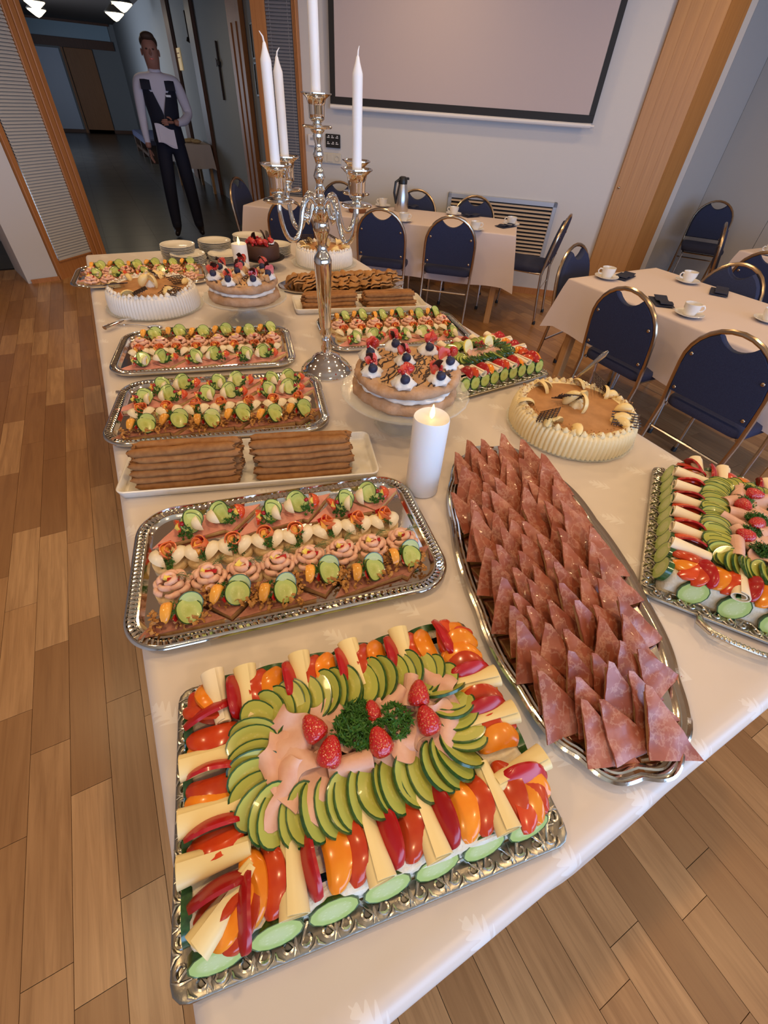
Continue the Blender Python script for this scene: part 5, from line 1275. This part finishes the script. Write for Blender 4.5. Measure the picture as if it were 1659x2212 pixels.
def cream_cake(label, c, R, h, cm_, seed, npear=7, lat=((0, 0),), nridge=84):
    r = random.Random(seed); t = ob('cream_cake', None, None, (c[0], c[1], TOP+.006), (0, 0, r.random()), label=label, cat='cake', group='pear cream cakes')
    b = MB(); b.lathe([(R*.9, 0), (R*.99, .001), (R*1.0, h*.25), (R*.99, h*.6), (R*.965, h*.88), (R*.92, h*1.0), (R*.84, h*1.02), (R*.80, h*.96), (.001, h*.955)], nridge*4,
        mod=lambda a, j, r_, z: (r_*(1+(.038*abs(sin(a*nridge*.5+.25*sin(z*60)))*(1 if j < 6 else .5) if 0 < j < 7 else 0)), z)); ob('cream_coat', b.mesh('cream_coat', cm_, 60), t)
    b = MB(); b.lathe([(R*.83, h*.95), (R*.82, h*.975), (.001, h*.98)], 48, mod=lambda a, j, r_, z: (r_*(1+.012*sin(a*9)), z)); ob('mousse_top', b.mesh('mousse_top', 'mousse', 60), t)
    nr = 42
    for i in range(nr): a = 2*PI*i/nr; put('cream_rosette', ROSE[cm_], t, R*.895*cos(a), R*.895*sin(a), h*1.0, 0, 0, r.random()*6, r.uniform(.7, .95))
    b = MB()
    for k in range(190): a = r.random()*6.28; q = R*r.uniform(.76, .97); b.box((q*cos(a), q*sin(a), h*1.0+.008+r.uniform(-.004, .006)), (r.uniform(.002, .005), .003, .002), rot=Euler((r.random()*3, r.random()*3, 0)))
    ob('nut_crumbs', b.mesh('nut_crumbs', 'nut', 0), t, kind='stuff')
    for i in range(npear):
        a = 2*PI*i/npear+r.uniform(-.2, .2); q = R*r.uniform(.74, .86); put('pear_slice', PEAR, t, q*cos(a), q*sin(a), h*1.03, r.uniform(.5, 1.1), r.uniform(-.4, .1), a+r.uniform(-.9, .9), r.uniform(.75, 1.05))
        if i % 2 == 0: put('pear_slice', PEAR, t, (q-.012)*cos(a+.12), (q-.012)*sin(a+.12), h*1.06, r.uniform(.6, 1.2), -.5, a+r.uniform(-.5, 1.2), r.uniform(.7, .95))
    for i in range(3): a = 2.1*i; put('pear_slice', PEAR, t, .022*cos(a), .022*sin(a), h*1.0+.022, 1.2, -.9, a+PI, .95)
    put('cream_rosette', ROSE[cm_], t, 0, 0, h*.98, s=1.5)
    for i, (a, q, tl) in enumerate(lat): put('chocolate_lattice', LAT[i % 2], t, q*cos(a), q*sin(a), h+.012+.012*(tl > .3), tl, r.uniform(-.15, .15), a+.4, 1.25)
cream_cake('large pear cream cake with caramel top at right', CKR, .192, .072, 'cream', 1, 8, ((2.2, .03, .7), (5.0, .150, .25), (.2, .165, .5), (3.2, .165, .6)))
cream_cake('large pear cream cake at rear left of the buffet', CKL, .190, .082, 'cream_white', 2, 6, ((2.0, .14, .3), (3.4, .155, .35), (4.2, .15, .3), (5.4, .12, .3), (0.3, .15, .3)))
cream_cake('white pear cream cake partly behind the candelabra', CKB, .168, .085, 'cream_white', 3, 8, ((2.0, .12, .9), (.5, .14, .4), (4, .13, .4)))

# ================================================================ PAVLOVAS
def irregular(R, z0, z1, mt, name, seed, amp=.03, crack=True):
    r = random.Random(seed); ph = [r.random()*6 for _ in range(5)]; m = MB()
    prof = [(.001, z0), (R*.93, z0), (R, z0+(z1-z0)*.25), (R*1.0, z0+(z1-z0)*.6), (R*.97, z0+(z1-z0)*.9), (R*.90, z1), (R*.5, z1+.002), (.001, z1+.001)]
    m.lathe(prof, 96, mod=lambda a, j, r_, z: (r_*(1+amp*(.4*sin(3*a+ph[0])+.25*sin(8*a+ph[1]+j)+.2*sin(19*a+ph[2])+.12*sin(37*a+j*2))*(1 if 0 < j < 6 else .2)), z+.003*sin(5*a+ph[3])*(j > 3)+.0015*sin(23*a+j)*(j > 3))); return m.mesh(name, mt, 70)
m = MB(); m.sheet(lambda u, v: (-.011+.022*u, (v-.5)*.05*(1-.3*u), .006*sin(PI*u)+.004*sin(3*v)), 5, 6, .002); SHARD = m.mesh('chocolate_shard', 'chocolate', 60)
def pavlova(label, x, y, z, R, seed, rough, rot):
    r = random.Random(seed); t = ob('pavlova', None, None, (x, y, z), (0, 0, rot), label=label, cat='cake', group='pavlova cakes')
    h1 = .036; ob('meringue_base', irregular(R, 0, h1, 'meringue', 'meringue_base', seed, .06), t)
    ob('cream_layer', irregular(R*.93, h1-.002, h1+.016, 'cream_white', 'cream_layer', seed+1, .08), t); h2 = h1+.042
    ob('meringue_top', irregular(R*.985, h1+.013, h2, 'meringue', 'meringue_top', seed+2, .05), t)
    b = MB(); b.lathe([(R*.86, h2-.001), (R*.8, h2+.0035), (.001, h2+.0035)], 48, mod=lambda a, j, r_, z: (r_*(1+.02*sin(7*a)), z)); ob('caramel_glaze', b.mesh('caramel_glaze', 'meringue_top', 60), t)
    b = MB()
    for k in range(52):
        a = r.random()*6.28; d = r.uniform(-.85, .85)*R; L = math.sqrt(max(.01, (R*.88)**2-d*d))*r.uniform(.4, 1); a = .5+r.gauss(0, .25); n_ = Vector((-sin(a), cos(a))); dv = Vector((cos(a), sin(a))); s0 = r.uniform(-.3, .3)*R
        pts = [(*(n_*d+dv*(s0+L*(-1+2*i/8)*.8)+n_*.005*sin(i*1.9+k)), h2+.0042) for i in range(9)]
        pts = [p for p in pts if math.hypot(p[0], p[1]) < R*.9]
        if len(pts) > 2: b.tube(pts, .0020, 5, flat=.6)
    ob('chocolate_drizzle', b.mesh('chocolate_drizzle', 'chocolate', 50), t, kind='stuff')
    spots = [(2*PI*i/7+.2, R*.76) for i in range(7)]+[(1.2, R*.12)]
    for i, (a, q) in enumerate(spots):
        X, Y = q*cos(a), q*sin(a); d = put('cream_dollop', DOL, t, X, Y, h2+.006, 0, 0, r.random()*6, r.uniform(1.0, 1.2)); z2 = h2+.031
        o = (-cos(-rot-PI/2+.4), -sin(-rot-PI/2+.4)); fx, fy = cos(-rot-PI/2-.35), sin(-rot-PI/2-.35)      # towards viewer
        put('blueberry', BLU, t, X+fx*.018, Y+fy*.018, z2-.004, -.6, 0, 0, 1.3)
        for k in range(3 if i % 2 else 5): put('redcurrant', CUR, t, X-fx*.004+r.uniform(-.014, .014), Y-fy*.006+r.uniform(-.012, .012), z2+.006+.005*r.random(), s=1.05)
        put('strawberry_half', STRC, t, X+r.uniform(-.02, .02)-fx*.015, Y-fy*.018+r.uniform(-.01, .01), z2+.010, 1.2+r.uniform(-.3, .3), r.uniform(-.4, .4), -rot+r.uniform(-.6, .6), 1.2)
        if i % 2 == 0: put('strawberry', STR, t, X-fx*.02+.018, Y-fy*.012, z2+.006, 2.4, .4, r.random()*3, .85)
        if i % 2 or rough: put('chocolate_shard', SHARD, t, X-fx*.012-.012, Y-fy*.012, z2+.012, r.uniform(.6, 1.3), r.uniform(-.6, .6), r.random()*3, r.uniform(.8, 1.1))
        put('parsley_sprig' if False else 'mint_leaf', PARS[i % 4], t, X-fx*.012+.010, Y-fy*.02, z2-.002, .5, 0, 0, .55)
    b = MB()
    for k in range(46 if rough else 26): a = r.random()*6.28; q = R*.85*math.sqrt(r.random()); b.box((q*cos(a), q*sin(a), h2+.006), (r.uniform(.004, .010), .003, .002), rot=Euler((r.random(), r.random(), r.random()*6)))
    ob('chocolate_flakes', b.mesh('chocolate_flakes', 'chocolate', 0), t, kind='stuff')
    if rough:
        for k in range(16): a = r.random()*6.28; q = R*.8*math.sqrt(r.random()); put('meringue_chunk', CHUNK[k % 2], t, q*cos(a), q*sin(a), h2+.012, r.random(), r.random(), r.random()*6, r.uniform(.6, 1.2))
CHUNK = []
for sd in range(2):
    m = MB(); r = random.Random(sd); m.lathe([(.001, -.012), (.012, -.010), (.016, 0), (.012, .010), (.001, .013)], 10, mod=lambda a, j, r_, z: (r_*(1+.2*sin(3*a+j)), z)); CHUNK.append(m.mesh('meringue_chunk', 'meringue_top', 50))
pavlova('large brown pavlova with blueberries and strawberries on glass stand', .652, 1.018, TOP+.112, .158, 3, False, .3)
pavlova('rear left pavlova heaped with red berries on glass stand', .437, 2.045, TOP+.097, .148, 8, True, 1.1)
# chocolate cake with berries
t = ob('chocolate_cake', None, None, (.735, 2.80, TOP+.058), label='small dark chocolate cake topped with redcurrants in the back', cat='cake')
b = MB(); b.lathe([(.001, 0), (.092, 0), (.095, .01), (.095, .06), (.09, .068), (.001, .07)], 40); ob('cake_body', b.mesh('cake_body', 'choc_cake', 50), t)
r = random.Random(9)
for k in range(44): a = r.uniform(1.6, 4.8); q = .09*math.sqrt(r.random()); put('redcurrant', CUR, t, q*cos(a), q*sin(a), .074+.03*r.random()*(1-q/.11), s=1.25)
for k in range(6): a = r.random()*6.28; q = .06; put('strawberry', STR, t, q*cos(a), q*sin(a), .086, 2.3, 0, r.random()*6, .9)
for k in range(5): a = r.uniform(-.9, .9); put('cream_dollop', DOL, t, .06*cos(a), .06*sin(a), .074, s=.55)
for k in range(3): a = r.random()*6; put('chocolate_shard', SHARD, t, .04*cos(a), .04*sin(a), .10, 1.1, .3, a, 1.1)

# ================================================================ WAITER
PXY = (.97, 7.45); FACE = -.12
def waiter():
    V = {}; vs = []; es = []; rad = []
    def add(n, p, r, par=None):
        V[n] = len(vs); vs.append(p); rad.append(r if isinstance(r, tuple) else (r, r))
        if par: es.append((V[par], V[n]))
    add('pel', (0, 0, .96), (.150, .105)); add('wst', (0, 0, 1.10), (.138, .095), 'pel'); add('rib', (0, 0, 1.27), (.155, .105), 'wst'); add('cst', (0, .005, 1.42), (.150, .095), 'rib')
    add('nkb', (0, .01, 1.52), (.062, .06), 'cst'); add('nk', (0, 0, 1.55), (.068, .068), 'nkb'); add('jaw', (0, -.018, 1.59), (.078, .088), 'nk'); add('fac', (0, -.010, 1.665), (.090, .108), 'jaw'); add('cro', (0, .0, 1.74), (.082, .098), 'fac'); add('top', (0, .0, 1.78), (.05, .06), 'cro')
    for s, n in ((-1, 'r'), (1, 'l')):
        add('hp'+n, (s*.085, 0, .90), (.092, .095), 'pel'); add('kn'+n, (s*.118, -.01-.03*(s < 0), .50), .080, 'hp'+n); add('cf'+n, (s*.13, .015-.03*(s < 0), .30), .074, 'kn'+n); add('an'+n, (s*.138, .02-.04*(s < 0), .10), .062, 'cf'+n); add('ft'+n, (s*.15, -.10-.04*(s < 0), .045), (.042, .035), 'an'+n); add('to'+n, (s*.16, -.16-.04*(s < 0), .038), (.034, .026), 'ft'+n)
        add('sh'+n, (s*.195, .005, 1.450), .074, 'cst')
    add('elr', (-.235, .03, 1.17), .050, 'shr'); add('far', (-.245, .0, 1.03), .044, 'elr'); add('wrr', (-.245, -.03, .915), .033, 'far'); add('har', (-.243, -.04, .87), (.024, .034), 'wrr')
    add('ell', (.275, .03, 1.19), .052, 'shl'); add('fal', (.205, -.09, 1.13), .046, 'ell'); add('wrl', (.125, -.175, 1.115), .033, 'fal'); add('hal', (.085, -.195, 1.12), (.024, .034), 'wrl')
    me = bpy.data.meshes.new('waiter_cage'); me.from_pydata(vs, es, []); o = bpy.data.objects.new('waiter_cage', me); COL.objects.link(o)
    o.modifiers.new('skin', 'SKIN'); 
    for i, q in enumerate(me.skin_vertices[0].data): q.radius = rad[i]; q.use_root = (i == 0)
    sb = o.modifiers.new('sub', 'SUBSURF'); sb.levels = sb.render_levels = 3
    dg = bpy.context.evaluated_depsgraph_get(); body = bpy.data.meshes.new_from_object(o.evaluated_get(dg)); bpy.data.objects.remove(o)
    body.name = 'body'; body.materials.clear()
    for q in ('skin', 'shirt', 'vest', 'shoe'): body.materials.append(MATS[q])
    hr, hl = Vector(vs[V['har']]), Vector(vs[V['hal']]); vf = []
    for p in body.polygons:
        c = p.center; mi = 1
        if c.z > 1.54 or (c-hr).length < .06 or (c-hl).length < .055: mi = 0
        elif c.z < .095: mi = 3
        elif c.z < 1.0 and abs(c.x) < .20: mi = 2
        p.material_index = mi
        if .93 < c.z < 1.50 and abs(c.x) < .168-.05*max(0, (c.z-1.38)) and not (c.y < .02 and abs(c.x) < .015+max(0, c.z-1.22)*.30): vf.append(p.index)
    body.shade_smooth()
    t = ob('person', None, None, (*PXY, .006), (0, 0, FACE), (1.045, 1.045, 1.045), label='waiter in white shirt and dark vest standing in the corridor', cat='person')
    ob('body', body, t)
    def tor(z):
        P_ = [(.93, .168, .125), (1.10, .150, .110), (1.27, .170, .122), (1.40, .172, .118)]
        for (a, b) in zip(P_, P_[1:]):
            if z <= b[0]: f = (z-a[0])/(b[0]-a[0]); return a[1]+(b[1]-a[1])*f, a[2]+(b[2]-a[2])*f
        return P_[-1][1:]
    def vf_(u, v):
        z = .93+.45*v; a, b = tor(z); w_ = max(.002, (z-1.20)*.38); t0 = math.asin(min(.95, w_/a)); th = t0+(2*PI-2*t0)*u
        return (a*sin(th), -b*cos(th), z-.02*(abs(u-.5) > .47))
    m = MB(); m.sheet(vf_, 40, 12, .008)
    for sd_ in (-1, 1):
        def st(u, v):
            a = PI*u; x = sd_*(.062+.100*v+.012*cos(a)); return (x, -.108*cos(a)+.006, 1.375+.135*sin(a)**.8-.035*v*sin(a))
        m.sheet(st, 14, 4, .008)
    ob('vest', m.mesh('vest', 'vest', 80), t, label='dark buttoned vest')
    m = MB(); m.ell((0, .022, 1.74), (.088, .100, .072), 18, 12); m.ell((0, -.045, 1.782), (.068, .055, .036), 14, 8); ob('hair', m.mesh('hair', 'hair'), t)
    m = MB(); m.tube([(0, -.100, 1.685), (0, -.124, 1.655), (0, -.108, 1.645)], [.008, .014, .010], 8); ob('nose', m.mesh('nose', 'skin'), t)
    for s in (-1, 1):
        m = MB(); m.ell((s*.086, .01, 1.665), (.010, .018, .030), 8, 6); ob('ear', m.mesh('ear', 'skin'), t)
        m = MB(); m.ell((s*.032, -.097, 1.688), (.012, .007, .007), 8, 6); ob('eye', m.mesh('eye', 'hair'), t)
    m = MB(); m.ell((0, -.100, 1.615), (.024, .007, .006), 8, 5); ob('mouth', m.mesh('mouth', 'strawberry_cut'), t)
    m = MB(); m.bbox((.085, -.112, 1.335), (.055, .006, .018), .001); ob('name_badge', m.mesh('name_badge', 'white_plastic', 0), t, label='white name badge')
    def hand(c, d, side, name):
        m = MB(); d = Vector(d).normalized(); up = Vector(side); w = d.cross(up).normalized(); c = Vector(c)
        m.tube([c, c+d*.03, c+d*.06], [.022, .029, .026], 8, flat=.55)
        for k, (o, L) in enumerate(((-.021, .058), (-.007, .068), (.007, .064), (.021, .05))):
            b = c+d*.058+w*o; m.tube([b, b+d*L*.5+up*.004, b+d*L*.85+up*.014, b+d*L+up*.022], [.0092, .0085, .0078, .006], 6)
        b = c+d*.012-w*.022; m.tube([b, b-w*.022+d*.022+up*.006, b-w*.026+d*.045+up*.014], [.010, .0095, .007], 6)
        ob('hand', m.mesh('hand', 'skin', 70), t)
    hand((-.243, -.042, .865), (.02, -.12, -1), (.9, -.3, 0), 'r'); hand((.080, -.198, 1.12), (-1, -.15, .0), (0, .9, -.3), 'l')
waiter()
m = MB(); m.sheet(lambda u, v: (-.13+.20*u, -.235+.012*sin(5*u)-.02*v, 1.16-.17*v-.05*u+.01*sin(6*u)), 8, 6, .012); m.sheet(lambda u, v: (-.10+.16*u, -.25+.010*sin(4*u+1)-.015*v, 1.12-.12*v-.05*u), 8, 5, .008)
ob('folded_cloth', m.mesh('folded_cloth', 'shirt', 60), None, (*PXY, .004), (0, 0, FACE), label='folded pale cloth held by the waiter', cat='cloth')
